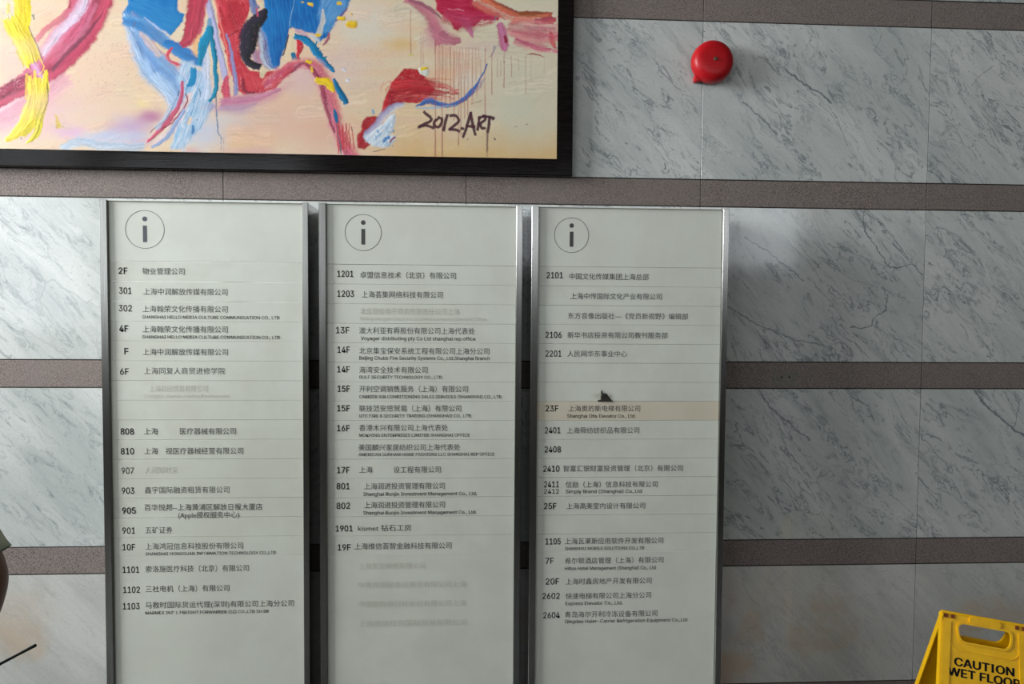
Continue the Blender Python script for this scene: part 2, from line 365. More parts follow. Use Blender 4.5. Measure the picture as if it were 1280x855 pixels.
# ------------------------------------------------------------------ directory boards
YF = -.22                        # front of the frames
YP = YF + .012                   # face of the strips
def bp(u, v): return back(u, v, YP)
BOARDS = [dict(
    x0=-1.262, x1=-.5625, seam=327.3, su=250, n=15, sym=(181.1, 286.8, 24.6), lab='tall cream directory board whose list ends at 1103, leftmost of the three',
    rows=[(338.4, (148, 159.5, '2F'), [(177.8, 230.7, 339.1, '物业管理公司')], None),
     (363.3, (148.9, 164.4, '301'), [(179.2, 284.4, 364.6, '上海中润解放传媒有限公司')], None),
     (385.2, (148.5, 164.8, '302'), [(178.2, 284.6, 386.2, '上海翰荣文化传播有限公司')], (177.8, 349.5, 396.2, 'SHANGHAI HELLO MEDIA CULTURE COMMUNICATION CO., LTD')),
     (410.7, (148.9, 160.3, '4F'), [(178.2, 284.6, 411.6, '上海翰荣文化传播有限公司')], (177.8, 350, 421, 'SHANGHAI HELLO MEDIA CULTURE COMMUNICATION CO., LTD')),
     (439.1, (155.3, 160.6, 'F'), [(178.4, 285, 440, '上海中润解放传媒有限公司')], None),
     (464.4, (150, 161, '6F'), [(180, 281.5, 463.8, '上海同复人商贸进修学院')], None),
     (489, None, [(186.7, 260, 486, '上海杉田贸易有限公司', 'g')], (180, 287, 495, 'Shanghai Shanda Trading Development', 'g')),
     (514, None, [], None),
     (539.3, (150.7, 167.3, '808'), [(180, 197.5, 539.3, '上海'), (224.9, 295, 539.3, '医疗器械有限公司')], None),
     (564, (151, 167.5, '810'), [(180.4, 197.5, 564, '上海'), (207, 304, 564, '视医疗器械经营有限公司')], None),
     (588.3, (152, 167.2, '907', 'g'), [(181, 223, 588, '人间知时采', 'g')], None),
     (613.4, (152.2, 167.9, '903'), [(181, 286.7, 612.9, '鑫宇国际融资租赁有限公司')], None),
     (638.3, (152.7, 169.6, '905'), [(180.4, 327.8, 634.6, '百华悦邦--上海黄浦区解放日报大厦店'), (222.7, 298.9, 644.2, '(Apple授权服务中心)')], None),
     (663.3, (153, 169, '901'), [(181.8, 215.6, 663, '五矿证券')], None),
     (684, (153, 169, '10F'), [(181.6, 304, 683.4, '上海鸿冠信息科技股份有限公司')], (181.8, 345, 692.4, 'SHANGHAI HONGGUAN INFORMATION TECHNOLOGY CO.,LTD')),
     (712.2, (153.3, 174, '1101'), [(182, 311, 711.6, '索洛施医疗科技（北京）有限公司')], None),
     (737.3, (154, 174.9, '1102'), [(182, 286.7, 736.5, '三社电机（上海）有限公司')], None),
     (757.8, (153.5, 174.5, '1103'), [(181.8, 367.3, 756.8, '马教时国际货运代理(深圳)有限公司上海分公司')], (181.8, 336, 766.2, "MARMEX INT' L FREIGHT FORWARDER (SZ) CO.,LTD SH BR"))]),
 dict(x0=-.5265, x1=.1795, seam=331, su=500, n=15, sym=(454, 290.7, 23.8), lab='tall cream directory board starting at 1201, standing between the other two',
    rows=[(342.2, (421.6, 441.6, '1201'), [(450, 569.8, 343.8, '卓盟信息技术（北京）有限公司')], None),
     (367.1, (421.6, 442.4, '1203'), [(452, 553.4, 368.2, '上海荟集网络科技有限公司')], None),
     (392, None, [(450, 574, 389, '北京恒信电子商务有限责任公司上海', 'g')], (450, 608, 398, 'Beijing Hengxin Electronic Business Company Shanghai Office', 'g')),
     (412.7, (419.8, 436.7, '13F'), [(448.9, 593.4, 413.4, '澳大利亚有爵股份有限公司上海代表处')], (451, 594.4, 422.9, 'Voyager distributing pty Co Ltd shanghai rep office')),
     (437.1, (421.8, 437.3, '14F'), [(449, 611.6, 438.8, '北京集宝保安系统工程有限公司上海分公司')], (449, 612, 447.4, 'Beijing Chubb Fire Security Systems Co., Ltd.Shanghai Branch')),
     (461.6, (421.4, 437.3, '14F'), [(449, 534.4, 462.6, '海湾安全技术有限公司')], (449, 553.4, 471.3, 'GULF SECURITY TECHNOLOGY CO., LTD.')),
     (485.8, (421.8, 437.3, '15F'), [(449, 585, 486.3, '开利空调销售服务（上海）有限公司')], (449, 628, 495.8, 'CARRIER AIR CONDITIONING SALES SERVICES (SHANGHAI) CO., LTD.')),
     (510.3, (421.4, 437.3, '15F'), [(449, 576.4, 510.7, '联技范安思贸易（上海）有限公司')], (449, 590, 519.8, 'UTC FIRE & SECURITY TRADING (SHANGHAI) CO., LTD.')),
     (535.2, (421.2, 437.1, '16F'), [(449, 559.8, 535, '香港木兴有限公司上海代表处')], (449, 587.2, 544.1, 'MOKHING ENTERPRISES LIMITED SHANGHAI OFFICE')),
     (560, None, [(448, 575.2, 559.6, '美国麟兴家居纺织公司上海代表处')], (448, 618, 568.2, 'AMERICAN SUNHAM HOME FASHIONS LLC SHANGHAI REP OFFICE')),
     (587.6, (421.2, 437, '17F'), [(449, 465.6, 587.4, '上海'), (491.7, 551, 587.4, '设工程有限公司')], None),
     (607.7, (420.6, 437, '801'), [(455, 556, 608, '上海润进投资管理有限公司')], (454, 596.2, 617.6, 'Shanghai Runjin Investment Management Co., Ltd.')),
     (632.2, (420.6, 437.4, '802'), [(455, 556, 631.6, '上海润进投资管理有限公司')], (454, 595.6, 641, 'Shanghai Runjin Investment Management Co., Ltd.')),
     (660.6, (419.5, 440.8, '1901'), [(447.5, 514.2, 660.4, 'kismet 钻石工房')], None),
     (684.3, (422, 438.4, '19F'), [(443, 564.4, 683.2, '上海维信荟智金融科技有限公司')], None),
     (708, None, [(448, 531.6, 708, '上海东方网络有限公司', 'h')], None),
     (731.7, None, [(448, 583, 731.7, '中青旅国际会议展览有限公司上海', 'h')], None),
     (755.7, None, [(448, 583, 755.7, '中国国际旅行社总社有限公司上海', 'h')], None),
     (780, None, [(448, 583, 780, '上海凯迪拉克国际贸易有限公司', 'h')], None)]),
 dict(x0=.212, x1=.917, seam=334, su=780, n=15, sym=(714.4, 294, 23.2), lab='tall cream directory board with a charred spot above a beige 23F strip',
    rows=[(343.9, (683.2, 703.4, '2101'), [(711.6, 810.8, 345.6, '中国文化传媒集团上海总部')], None),
     (369, None, [(713, 827, 370.2, '上海中传国际文化产业有限公司')], None),
     (394, None, [(710, 860, 394.9, '东方音像出版社—《党员新视野》编辑部')], None),
     (418.5, (681.8, 701.8, '2106'), [(709.2, 834.4, 419, '新华书店投资有限公司教刊服务部')], None),
     (441.9, (681.8, 701.8, '2201'), [(709.2, 784, 442.3, '人民网华东事业中心')], None),
     (465.7, None, [], None), (490, None, [], None),
     (510.5, (681.8, 697.9, '23F'), [(710.5, 800.2, 510.8, '上海奥的斯电梯有限公司')], (709, 794.6, 520, 'Shanghai Otis Elevator Co., Ltd.')),
     (537.8, (681, 700.4, '2401'), [(708.4, 799, 538.2, '上海舜纺纺织品有限公司')], None),
     (561.7, (680.8, 701, '2408'), [], None),
     (585.9, (679, 699.2, '2410'), [(703.9, 853.4, 585.9, '智富汇银财富投资管理（北京）有限公司')], None),
     (605.4, (680, 698.6, '2411'), [(707, 821.8, 606, '信励（上海）信息科技有限公司')], (707, 802.3, 614.4, 'Simply Brand (Shanghai) Co.,Ltd'), (680, 698.6, 614.2, '2412')),
     (632.6, (679.8, 695.4, '25F'), [(708, 806.2, 632.8, '上海高美室内设计有限公司')], None),
     (657, None, [], None),
     (676.8, (681.8, 700.8, '1105'), [(706, 829, 676.8, '上海瓦莱斯应用软件开发有限公司')], (706, 805.2, 685.8, 'SHANGHAI MOBILE SOLUTIONS CO.,LTD')),
     (701.1, (682, 692, '7F'), [(706, 829.4, 701.3, '希尔顿酒店管理（上海）有限公司')], (706, 819.4, 710.6, 'Hilton Hotel Management (Shanghai) Co., Ltd')),
     (726.9, (682, 699, '20F'), [(707, 814.4, 727.2, '上海时鑫房地产开发有限公司')], None),
     (745.1, (677.8, 699.7, '2602'), [(707, 813.8, 745.4, '快速电梯有限公司上海分公司')], (706.7, 778.2, 754.3, 'Express Elevator Co., Ltd.')),
     (769.1, (679, 699.7, '2604'), [(706, 821.6, 768.5, '青岛海尔开利冷冻设备有限公司')], (706, 859, 776.9, 'Qingdao Haier-Carrier Refrigeration Equipment Co.,Ltd'))]),
]
SH = .0684; ZTOP = .3705 + CAMZ; FW = .0245
for bi, bd in enumerate(BOARDS):
    x0, x1 = bd['x0'], bd['x1']; xm = (x0 + x1) / 2
    org = (xm, -.11, 0.)
    root = thing('directory_board', bd['lab'], 'sign', org, 'freestanding lobby directory boards')
    L = lambda **k: None
    fl = x0 + FW; fr = x1 - (.0215 if bi else .0205)
    box('cabinet', x0 + .001, x1 - .001, YF + .016, -.002, .02, ZTOP - .001, SIDE, root, org)
    box('plinth', x0 + .02, x1 - .02, YF + .03, -.012, 0, .02, DARKSTEEL, root, org)
    box('frame_rail', x0, fl, YF, YF + .016, .02, ZTOP, STEEL, root, org, .0012)
    box('frame_rail', fr, x1, YF, YF + .016, .02, ZTOP, STEEL, root, org, .0012)
    box('top_rail', fl, fr, YF + .005, YF + .016, ZTOP - .003, ZTOP, PANEL, root, org, .0006)
    a, b = fl + .0004, fr - .0004
    zseam = back(bd['su'], bd['seam'], YP)[1]
    hp = box('header_panel', a, b, YP, YF + .0158, zseam + .0004, ZTOP - .0034, PANEL, root, org, .0005)
    # info symbol: ring, dot and bar
    cx, cz = bp(*bd['sym'][:2]); r = bd['sym'][2] * (bp(100, 300)[0] - bp(0, 300)[0]) / 100
    bm = bmesh.new(); yy = YP - .0004 - org[1]; k = r / 24.6
    def disc(r0, r1, zc_, n=72):
        vo = [bm.verts.new((cx - org[0] + r1 * math.cos(2 * math.pi * i / n), yy, cz + zc_ + r1 * math.sin(2 * math.pi * i / n))) for i in range(n)]
        if r0 <= 0: bm.faces.new(vo); return
        vi = [bm.verts.new((cx - org[0] + r0 * math.cos(2 * math.pi * i / n), yy, cz + zc_ + r0 * math.sin(2 * math.pi * i / n))) for i in range(n)]
        for i in range(n): bm.faces.new((vo[i], vo[(i + 1) % n], vi[(i + 1) % n], vi[i]))
    disc(24.25 * k, 24.9 * k, 0); disc(0, 3.15 * k, 13.6 * k, 28)
    q = [(-2.6, 5.0), (2.6, 5.0), (2.6, -16.4), (-2.6, -16.4)]
    bm.faces.new([bm.verts.new((cx - org[0] + p * k, yy, cz + z_ * k)) for p, z_ in q])
    finish('info_symbol', bm, INK if bi else INKSOFT, hp, sm=False)
    # strips
    strips = []; rj = random.Random(bi + 11); z = zseam
    nst = bd['n']
    for i in range(nst):
        beige = (bi == 2 and i == 7)
        bow = rj.uniform(0, .0005); lift = 0 if beige else rj.uniform(0, .0007)
        gp = rj.choice((.0002, .0003, .00045, .0006)); ag = rj.uniform(-.0006, .0006)
        zt, zb = z - gp, z - SH + .0002
        bm = bmesh.new(); nseg = 6
        ring = []
        for j in range(nseg + 1):
            xx = a + (b - a) * j / nseg; t = j / nseg; w = bow * math.sin(math.pi * t) + ag * (t - .5) * .6
            ring.append([bm.verts.new(Vector(c) - Vector(org)) for c in ((xx, YP + lift, zt - abs(w)), (xx, YP + lift, zb), (xx, YF + .0155, zb), (xx, YF + .0155, zt - abs(w)))])
        for j in range(nseg):
            for k2 in range(4): bm.faces.new((ring[j][k2], ring[j][(k2 + 1) % 4], ring[j + 1][(k2 + 1) % 4], ring[j + 1][k2]))
        bm.faces.new(ring[0]); bm.faces.new(ring[-1])
        st = finish('name_strip', bm, BEIGE if beige else STRIP, root, sm=False)
        if beige: st['label'] = 'beige name strip below the charred hole'
        strips.append((zt, zb, st)); z -= SH
    lp = box('lower_panel', a, b, YP + .0001, YF + .0158, .05, z - .0002, PANEL, root, org, .0004)
    def host(zc_):
        for zt, zb, st in strips:
            if zb <= zc_ <= zt: return st
        return lp
    pxm = (bp(100, 500)[0] - bp(0, 500)[0]) / 100
    for row in bd['rows']:
        yc, num, names, en = row[:4]
        if num:
            xa, zc_ = bp(num[0], yc); xb, _ = bp(num[1], yc)
            lettering(host(zc_), org, num[2], xa, xb, zc_, YP - .0004, .728, GHOST if len(num) > 3 else INK, bold=.014, kind='num', height=8.1 * pxm)
        if len(row) > 4:
            xa, zc_ = bp(row[4][0], row[4][2]); xb, _ = bp(row[4][1], row[4][2])
            lettering(host(zc_), org, row[4][3], xa, xb, zc_, YP - .0004, .728, INK, bold=.006, kind='num', height=6.2 * pxm)
        for nm in names:
            xa, zc_ = bp(nm[0], nm[2]); xb, _ = bp(nm[1], nm[2])
            mm = INK if len(nm) < 5 else (GHOST if nm[4] == 'g' else GHOST2)
            lettering(host(zc_), org, nm[3], xa, xb, zc_, YP - .0004, .88, mm, bold=0, kind='cn', height=(8.4 if bi != 2 else 8.1) * pxm)
        if en:
            xa, zc_ = bp(en[0], en[2]); xb, _ = bp(en[1], en[2])
            up = en[3].upper() == en[3]
            lettering(host(zc_), org, en[3], xa, xb, zc_, YP - .0004, .728, GHOST2 if len(en) > 4 else INK, bold=0 if len(en) > 4 else .006, kind='en', height=(4.1 if up else 4.7) * pxm)
    if bi == 2:      # charred, melted hole in the blank strip
        pts = [(747, 502.2), (747.3, 499.8), (749.5, 500.8), (751.3, 498), (750.6, 495.5), (751.6, 494.4), (751, 490.5), (751.8, 487), (753.2, 490.3), (754.4, 492.2), (757.4, 491.6), (759.4, 493.6), (760.6, 495.8), (762.4, 497.6), (764.4, 500.3), (767, 502.2)]
        hs = host(bp(755, 497)[1]); bm = bmesh.new(); lo = [bm.verts.new((bp(*p)[0] - org[0], YP - .0003 - org[1], bp(*p)[1])) for p in pts]
        hi = [bm.verts.new((v.co.x * .82 + (bp(755, 498)[0] - org[0]) * .18, YP - .003 - org[1] - .002 * rj.random(), v.co.z * .82 + bp(755, 499)[1] * .18)) for v in lo]
        for i in range(len(lo)): j = (i + 1) % len(lo); bm.faces.new((lo[i], lo[j], hi[j], hi[i]))
        bm.faces.new(hi)
        ch = finish('charred_hole', bm, CHAR, hs, sm=False); ch['label'] = 'black jagged charred spot'
        bm = bmesh.new(); cxs, czs = bp(754, 495)
        vs = [bm.verts.new((cxs + .052 * math.cos(t) * (1 + .12 * math.sin(3 * t)) - org[0], YP - .0002 - org[1], czs + (.020 * math.sin(t) if math.sin(t) > 0 else .018 * math.sin(t)))) for t in [2 * math.pi * i / 32 for i in range(32)]]
        bm.faces.new(vs)
        NTs = NT(SOOT)
        geo = NTs.n('ShaderNodeNewGeometry').outputs['Position']
        d = NTs.vec('LENGTH', NTs.vec('MULTIPLY', NTs.vec('SUBTRACT', geo, (cxs, YP, czs)), (19, 0, 52)))
        NTs.put(NTs.b.inputs['Alpha'], NTs.math('MULTIPLY', NTs.ramp(d, .1, .95, .7, 0.), NTs.ramp(NTs.noise(geo, 60, 3), .3, .7)))
        finish('heat_stain', bm, SOOT, hs, sm=False)


# ------------------------------------------------------------------ the framed abstract painting
PXR, PZB, PY = .3205, .5735 + CAMZ, -.0335          # canvas: right edge, bottom edge, plane
PXL, PZT = -2.62, 3.62
rt = np.random.RandomState(5); LAT = rt.rand(256, 256).astype(np.float32)
def vn(x, y, seed=0):
    x = x + seed * 17.31; y = y + seed * 9.17
    xi = np.floor(x).astype(int); yi = np.floor(y).astype(int); fx = x - xi; fy = y - yi
    fx = fx * fx * (3 - 2 * fx); fy = fy * fy * (3 - 2 * fy)
    g = lambda a, b: LAT[a & 255, b & 255]
    return (g(xi, yi) * (1 - fx) + g(xi + 1, yi) * fx) * (1 - fy) + (g(xi, yi + 1) * (1 - fx) + g(xi + 1, yi + 1) * fx) * fy
def fbm(x, y, seed=0, n=4):
    r = 0; a = .5; t = 0
    for i in range(n): r = r + a * vn(x * 2 ** i, y * 2 ** i, seed + i * 3); t += a; a *= .55
    return r / t
xs = np.r_[np.arange(PXL, -1.78, .012), np.linspace(-1.78, PXR, 1010)]
zz = np.r_[np.linspace(PZB, 1.16 + CAMZ, 285), np.arange(1.172 + CAMZ, PZT, .012)]
GX, GZ = np.meshgrid(xs, zz); shp = GX.shape
# paint-local coordinates: 'U to the right, V downward', the unit is 1/338 m on the canvas
d = np.stack([GX, np.full(shp, PY - CAMY), GZ - CAMZ], -1) @ RM
U = 640 + FPX * d[..., 0] / d[..., 1]; V = 427.5 - FPX * d[..., 2] / d[..., 1]
COL = np.zeros(shp + (3,)); HGT = np.zeros(shp)
def L3(c): return np.array(lin(c))
def smst(x, a, b): t = np.clip((x - a) / (b - a), 0, 1); return t * t * (3 - 2 * t)
def blend(sl, c, a):
    COL[sl] = COL[sl] * (1 - a[..., None]) + c * a[..., None]
def win(u0, v0, u1, v1):
    m = (U >= u0) & (U <= u1) & (V >= v0) & (V <= v1)
    r = np.where(m.any(1))[0]; c = np.where(m.any(0))[0]
    if len(r) == 0 or len(c) == 0: return None
    return (slice(r[0], r[-1] + 1), slice(c[0], c[-1] + 1))
def catmull(p, n=6):
    if len(p) < 3: return p
    q = [p[0]] + list(p) + [p[-1]]; o = []
    for i in range(1, len(q) - 2):
        a, b, c, e = [np.array(x, float) for x in q[i - 1:i + 3]]
        for k in range(n):
            t = k / n; o.append(tuple(.5 * (2 * b + (c - a) * t + (2 * a - 5 * b + 4 * c - e) * t * t + (3 * b - a - 3 * c + e) * t ** 3)))
    o.append(tuple(p[-1])); return o
SEED = [0]
def haze(u, v, ru, rv, c, a=.6, rot=0):
    sl = win(u - 2 * max(ru, rv), v - 2 * max(ru, rv), u + 2 * max(ru, rv), v + 2 * max(ru, rv))
    if sl is None: return
    SEED[0] += 1; x = U[sl] - u; y = V[sl] - v; cr, sr = math.cos(rot), math.sin(rot)
    x, y = x * cr + y * sr, -x * sr + y * cr
    k = np.sqrt((x / ru) ** 2 + (y / rv) ** 2) + (fbm(U[sl] / 14, V[sl] / 9, SEED[0]) - .5) * .6
    blend(sl, L3(c), a * smst(k, 1.5, .1))
def stroke(pts, w, cols, a=1., edge=.25, streak=.5, dry=0., h=.0006, rag=.25, sc=1., spots=0.):
    """a brush stroke: pts (u, v[, half width]); cols are spread across its width from left side to right side"""
    SEED[0] += 1; sd = SEED[0]
    if len(pts[0]) == 2: pts = [(p[0], p[1], w) for p in pts]
    P = catmull(pts); mw = max(p[2] for p in P) * 1.6 + 2
    us = [p[0] for p in P]; vs_ = [p[1] for p in P]
    sl = win(min(us) - mw, min(vs_) - mw, max(us) + mw, max(vs_) + mw)
    if sl is None: return
    u = U[sl] + (fbm(U[sl] / 5, V[sl] / 5, sd + 50, 3) - .5) * 2.2 * sc; v = V[sl] + (fbm(U[sl] / 5, V[sl] / 5, sd + 90, 3) - .5) * 2.2 * sc
    u = u + (fbm(U[sl] / 16, V[sl] / 16, sd + 70, 2) - .5) * 3.2 * sc * min(1, mw / 8); v = v + (fbm(U[sl] / 16, V[sl] / 16, sd + 75, 2) - .5) * 3.2 * sc * min(1, mw / 8)
    best = np.full(u.shape, 1e9); S_ = np.zeros(u.shape); T = np.zeros(u.shape); Wd = np.ones(u.shape); End = np.zeros(u.shape)
    acc = 0.; nP = len(P); acc_len = sum(math.hypot(P[i + 1][0] - P[i][0], P[i + 1][1] - P[i][1]) for i in range(nP - 1))
    for i in range(nP - 1):
        ax, ay, aw = P[i]; bx, by, bw = P[i + 1]; dx, dy = bx - ax, by - ay; l2 = dx * dx + dy * dy
        if l2 < 1e-9: continue
        l = math.sqrt(l2); traw = ((u - ax) * dx + (v - ay) * dy) / l2; long_ = acc_len > 3 * mw / 1.6; t = np.clip(traw, -aw / l if i == 0 and long_ else 0, 1 + bw / l if i == nP - 2 and long_ else 1); over = np.maximum(np.maximum(-t, t - 1), 0) * l / max(aw if i == 0 else bw, .3)
        qx = u - (ax + dx * t); qy = v - (ay + dy * t); dist = np.sqrt(qx * qx + qy * qy); wd = aw + (bw - aw) * t
        k = dist / np.maximum(wd, .05); m = k < best
        best = np.where(m, k, best); side = np.sign(dx * (v - ay) - dy * (u - ax)); S_ = np.where(m, side * k, S_)
        T = np.where(m, acc + l * t, T); End = np.where(m, over * (1 if acc_len > 3 * mw / 1.6 else 0), End); Wd = np.where(m, wd, Wd); acc += l
    tl = acc; nst = fbm(S_ * Wd / (1.1 * sc) + 31, T / 22, sd, 3); nr = fbm(T / 4.5, S_ * 1.5, sd + 7, 3)
    lim = 1.10 - rag * (1 - nr) * 1.0
    best = best + (fbm(u / 1.3, v / 1.3, sd + 21, 3) - .5) * .5 * np.minimum(1, 5 / np.maximum(Wd, 1)) * (1 if mw > 4 else .25)
    al = smst(best, lim + edge * .5 + .05, lim - edge * .5 - .05)
    al = al * smst(nst * 1.3 + .25 - End * 1.15, .0, .22)
    if dry: al = al * smst(nst + .25 * (fbm(u / 1.4, v / 1.4, sd + 4, 2) - .5), dry * smst(T / max(tl, 1), .35, 1.) * .9 + dry * .15 - .1, dry * smst(T / max(tl, 1), .35, 1.) * .9 + dry * .15 + .1)
    cs = [L3(c) for c in cols]; x = np.clip((S_ + 1) / 2 + (nst - .5) * streak * .6, 0, .9999) * (len(cs) - 1)
    i0 = np.floor(x).astype(int); f = smst(x - i0, 0, 1)[..., None]; ca = np.array(cs + [cs[-1]])
    c = ca[i0] * (1 - f) + ca[i0 + 1] * f
    c = c * (1 + (nst - .5)[..., None] * streak * 1.0 + (fbm(u / 3, v / 3, sd + 60, 3) - .5)[..., None] * .25)
    if spots:
        sp = smst(fbm(u / .9, v / .9, sd + 33, 2) + (fbm(u / 7, v / 7, sd + 34, 2) - .5) * .5, .66, .82)[..., None]; c = c * (1 - sp * spots) + L3((235, 190, 190)) * sp * spots
    blend(sl, np.clip(c, 0, 1), al * a)
    HGT[sl] = np.maximum(HGT[sl], .42 * h * smst(best, 1.15, .35) * al * (.3 + nst * 1.4))
def blob(poly, c, c2=None, a=1., edge=1.2, ang=0., streak=.5, rag=2.5, h=.0005, dry=0., spots=0.):
    """a patch with a painted outline; brush marks run in the direction ang"""
    SEED[0] += 1; sd = SEED[0]
    us = [p[0] for p in poly]; vs_ = [p[1] for p in poly]
    sl = win(min(us) - 6, min(vs_) - 6, max(us) + 6, max(vs_) + 6)
    if sl is None: return
    u = U[sl]; v = V[sl]; u2 = u + (fbm(u / 6, v / 6, sd + 3, 4) - .5) * rag * 2; v2 = v + (fbm(u / 6, v / 6, sd + 8, 4) - .5) * rag * 2
    ins = np.zeros(u.shape, bool); dist = np.full(u.shape, 1e9); n = len(poly)
    for i in range(n):
        ax, ay = poly[i]; bx, by = poly[(i + 1) % n]; dx, dy = bx - ax, by - ay
        t = np.clip(((u2 - ax) * dx + (v2 - ay) * dy) / (dx * dx + dy * dy + 1e-9), 0, 1)
        dist = np.minimum(dist, np.hypot(u2 - ax - dx * t, v2 - ay - dy * t))
        if ay != by: ins ^= ((ay > v2) != (by > v2)) & (u2 < (bx - ax) * (v2 - ay) / (by - ay) + ax)
    sdist = np.where(ins, dist, -dist); ca, sa = math.cos(ang), math.sin(ang)
    al_, ac = u * ca + v * sa, -u * sa + v * ca
    nst = fbm(ac / 1.2, al_ / 16, sd, 3); al = smst(sdist, -edge, edge)
    if dry: al = al * smst(nst, dry - .12, dry + .1)
    big = fbm(u / 18, v / 18, sd + 5, 3)[..., None]; k = np.clip((nst[..., None] - .5) * streak * 1.6 + (big - .5) * 1.2 + .5, 0, 1)
    c = L3(c) * (1 - k) + L3(c2 or c) * k
    if spots:
        sp = smst(fbm(u / .9, v / .9, sd + 33, 2) + (fbm(u / 7, v / 7, sd + 34, 2) - .5) * .5, .66, .82)[..., None]; c = c * (1 - sp * spots) + L3((240, 190, 185)) * sp * spots
    blend(sl, c, al * a); HGT[sl] = np.maximum(HGT[sl], .42 * h * smst(sdist, -.5, 4) * al * (.3 + 1.4 * nst))
def dots(n, u0, v0, u1, v1, c, r0=.4, r1=1., a=.7, seed=1):
    q = random.Random(seed)
    for i in range(n):
        u, v, r = q.uniform(u0, u1), q.uniform(v0, v1), q.uniform(r0, r1); sl = win(u - 3, v - 3, u + 3, v + 3)
        if sl: blend(sl, L3(c), a * smst(np.hypot(U[sl] - u, V[sl] - v), r + .5, r - .3))
# ground
g1 = fbm(U / 60, V / 40, 1); g2 = fbm(U / 160, V / 12, 2, 5); g3 = fbm(U / 2.2, V / 2.2, 3, 2)
k = smst(g1, .35, .65)[..., None]; COL[:] = L3((232, 212, 180)) * (1 - k) + L3((234, 206, 178)) * k
k = (smst(g2, .4, .7) * .35)[..., None]; COL[:] = COL * (1 - k) + L3((236, 190, 150)) * k
kr = (smst(U, 560, 640) * .8)[..., None]; COL[:] = COL * (1 - kr) + L3((228, 220, 192)) * kr
kb = (smst(V + (g1 - .5) * 40, 150, 195) * smst(U, 440, 520) * .85)[..., None]; COL[:] = COL * (1 - kb) + L3((226, 186, 122)) * kb
COL *= (1 + (g3 - .5) * .05)[..., None]
for a_ in [(360, 150, 70, 45, (232, 190, 166), .8), (300, 175, 45, 22, (232, 186, 140), .7), (455, 30, 40, 26, (224, 222, 208), .7), (430, 80, 30, 30, (228, 202, 192), .7),
           (150, 110, 50, 30, (228, 202, 168), .6), (190, 115, 24, 18, (240, 204, 150), .5), (180, 130, 10, 6, (242, 220, 140), .6), (120, 95, 55, 34, (234, 204, 180), .5), (650, 130, 40, 50, (216, 214, 190), .7),
           (500, 55, 22, 9, (228, 188, 122), .7), (470, 165, 40, 25, (232, 190, 140), .6), (560, 95, 30, 14, (238, 198, 160), .8), (585, 100, 16, 12, (226, 222, 212), .6), (600, 60, 34, 12, (224, 198, 190), .6),
           (20, 20, 20, 22, (212, 206, 186), .7), (15, 80, 30, 26, (228, 196, 184), .7), (80, 150, 50, 34, (228, 204, 188), .6), (30, 150, 50, 26, (232, 184, 196), .75), (35, 110, 34, 14, (222, 160, 186), .7), (90, 165, 24, 10, (224, 176, 212), .75),
           (125, 172, 30, 8, (206, 206, 220), .8), (160, 160, 28, 18, (196, 176, 204), .75), (150, 172, 30, 12, (186, 198, 226), .7), (188, 146, 14, 7, (190, 120, 156), .7), (175, 178, 22, 6, (216, 170, 190), .5),
           (310, 190, 40, 7, (214, 160, 170), .45), (400, 165, 20, 30, (230, 180, 156), .5), (380, 100, 24, 22, (226, 190, 188), .8), (255, 165, 30, 24, (198, 206, 226), .8), (240, 190, 14, 6, (216, 160, 176), .6), (216, 190, 16, 6, (242, 208, 160), .8), (290, 150, 30, 12, (210, 204, 206), .6)]:
    haze(*a_[:4], a_[4], a_[5])
qh = random.Random(77)
for i in range(150):
    u_, v_ = qh.uniform(-60, 700), qh.uniform(-40, 196); c_ = qh.choice([(238, 200, 176), (222, 200, 172), (240, 214, 190), (228, 190, 168), (232, 210, 176), (218, 196, 182)])
    if u_ > 480: c_ = qh.choice([(232, 204, 150), (216, 206, 176), (236, 214, 170), (226, 196, 140)]) if v_ > 120 else qh.choice([(226, 216, 190), (218, 208, 180), (234, 220, 196)])
    stroke([(u_, v_), (u_ + qh.uniform(14, 44), v_ + qh.uniform(-12, 4))], qh.uniform(4, 11), [c_], qh.uniform(.2, .5), 1.2, 1., dry=.3, h=.00008)
for a_ in [(188, 146, 20, 11, (190, 120, 160), .7), (166, 158, 30, 10, (196, 160, 196), .6), (150, 172, 40, 8, (190, 196, 224), .6)]: haze(*a_[:4], a_[4], a_[5])
stroke([(80, 185), (100, 178), (140, 184), (178, 183)], 5, [(170, 196, 222), (190, 208, 226)], .8, .8, .8)
stroke([(75, 100), (40, 125), (-10, 150)], 16, [(232, 172, 190), (226, 150, 178), (236, 190, 200)], .7, 1., .8)
# magenta diagonal
stroke([(128, -60, 20), (118, -10, 27), (103, 30, 25), (78, 66, 21), (50, 92, 16), (20, 112, 12), (-20, 132, 12)], 20,
       [(176, 40, 78), (206, 66, 100), (150, 40, 74), (206, 76, 112), (214, 112, 148), (204, 70, 104)], .97, .2, .45, h=.0009)
stroke([(110, -20, 9), (104, 4, 10), (88, 26, 10), (68, 46, 9), (54, 66, 6)], 9, [(222, 130, 160), (216, 204, 226), (226, 208, 224), (222, 170, 196), (214, 120, 152)], .9, .8, .8, rag=.5)
stroke([(120, 6, 3), (104, 34, 6), (84, 60, 6), (66, 78, 4)], 5, [(222, 130, 160), (214, 100, 136)], .6, 1., 1., rag=.6)
stroke([(60, 84, 6), (80, 76, 6), (104, 60, 5), (122, 38, 3)], 5, [(196, 60, 96), (176, 44, 82)], .6, 1., 1., rag=.6)
stroke([(98, -5, 3), (80, 20, 4), (60, 34, 4), (46, 50, 3)], 3, [(214, 110, 130), (206, 84, 112)], .8, .6, .5)
stroke([(130, 14, .5), (116, 32, 1.8), (104, 48, 2.6), (92, 58, 3), (80, 70, 2.6), (66, 88, 2)], 3, [(110, 44, 70), (134, 52, 80)], .85, .8, .6)
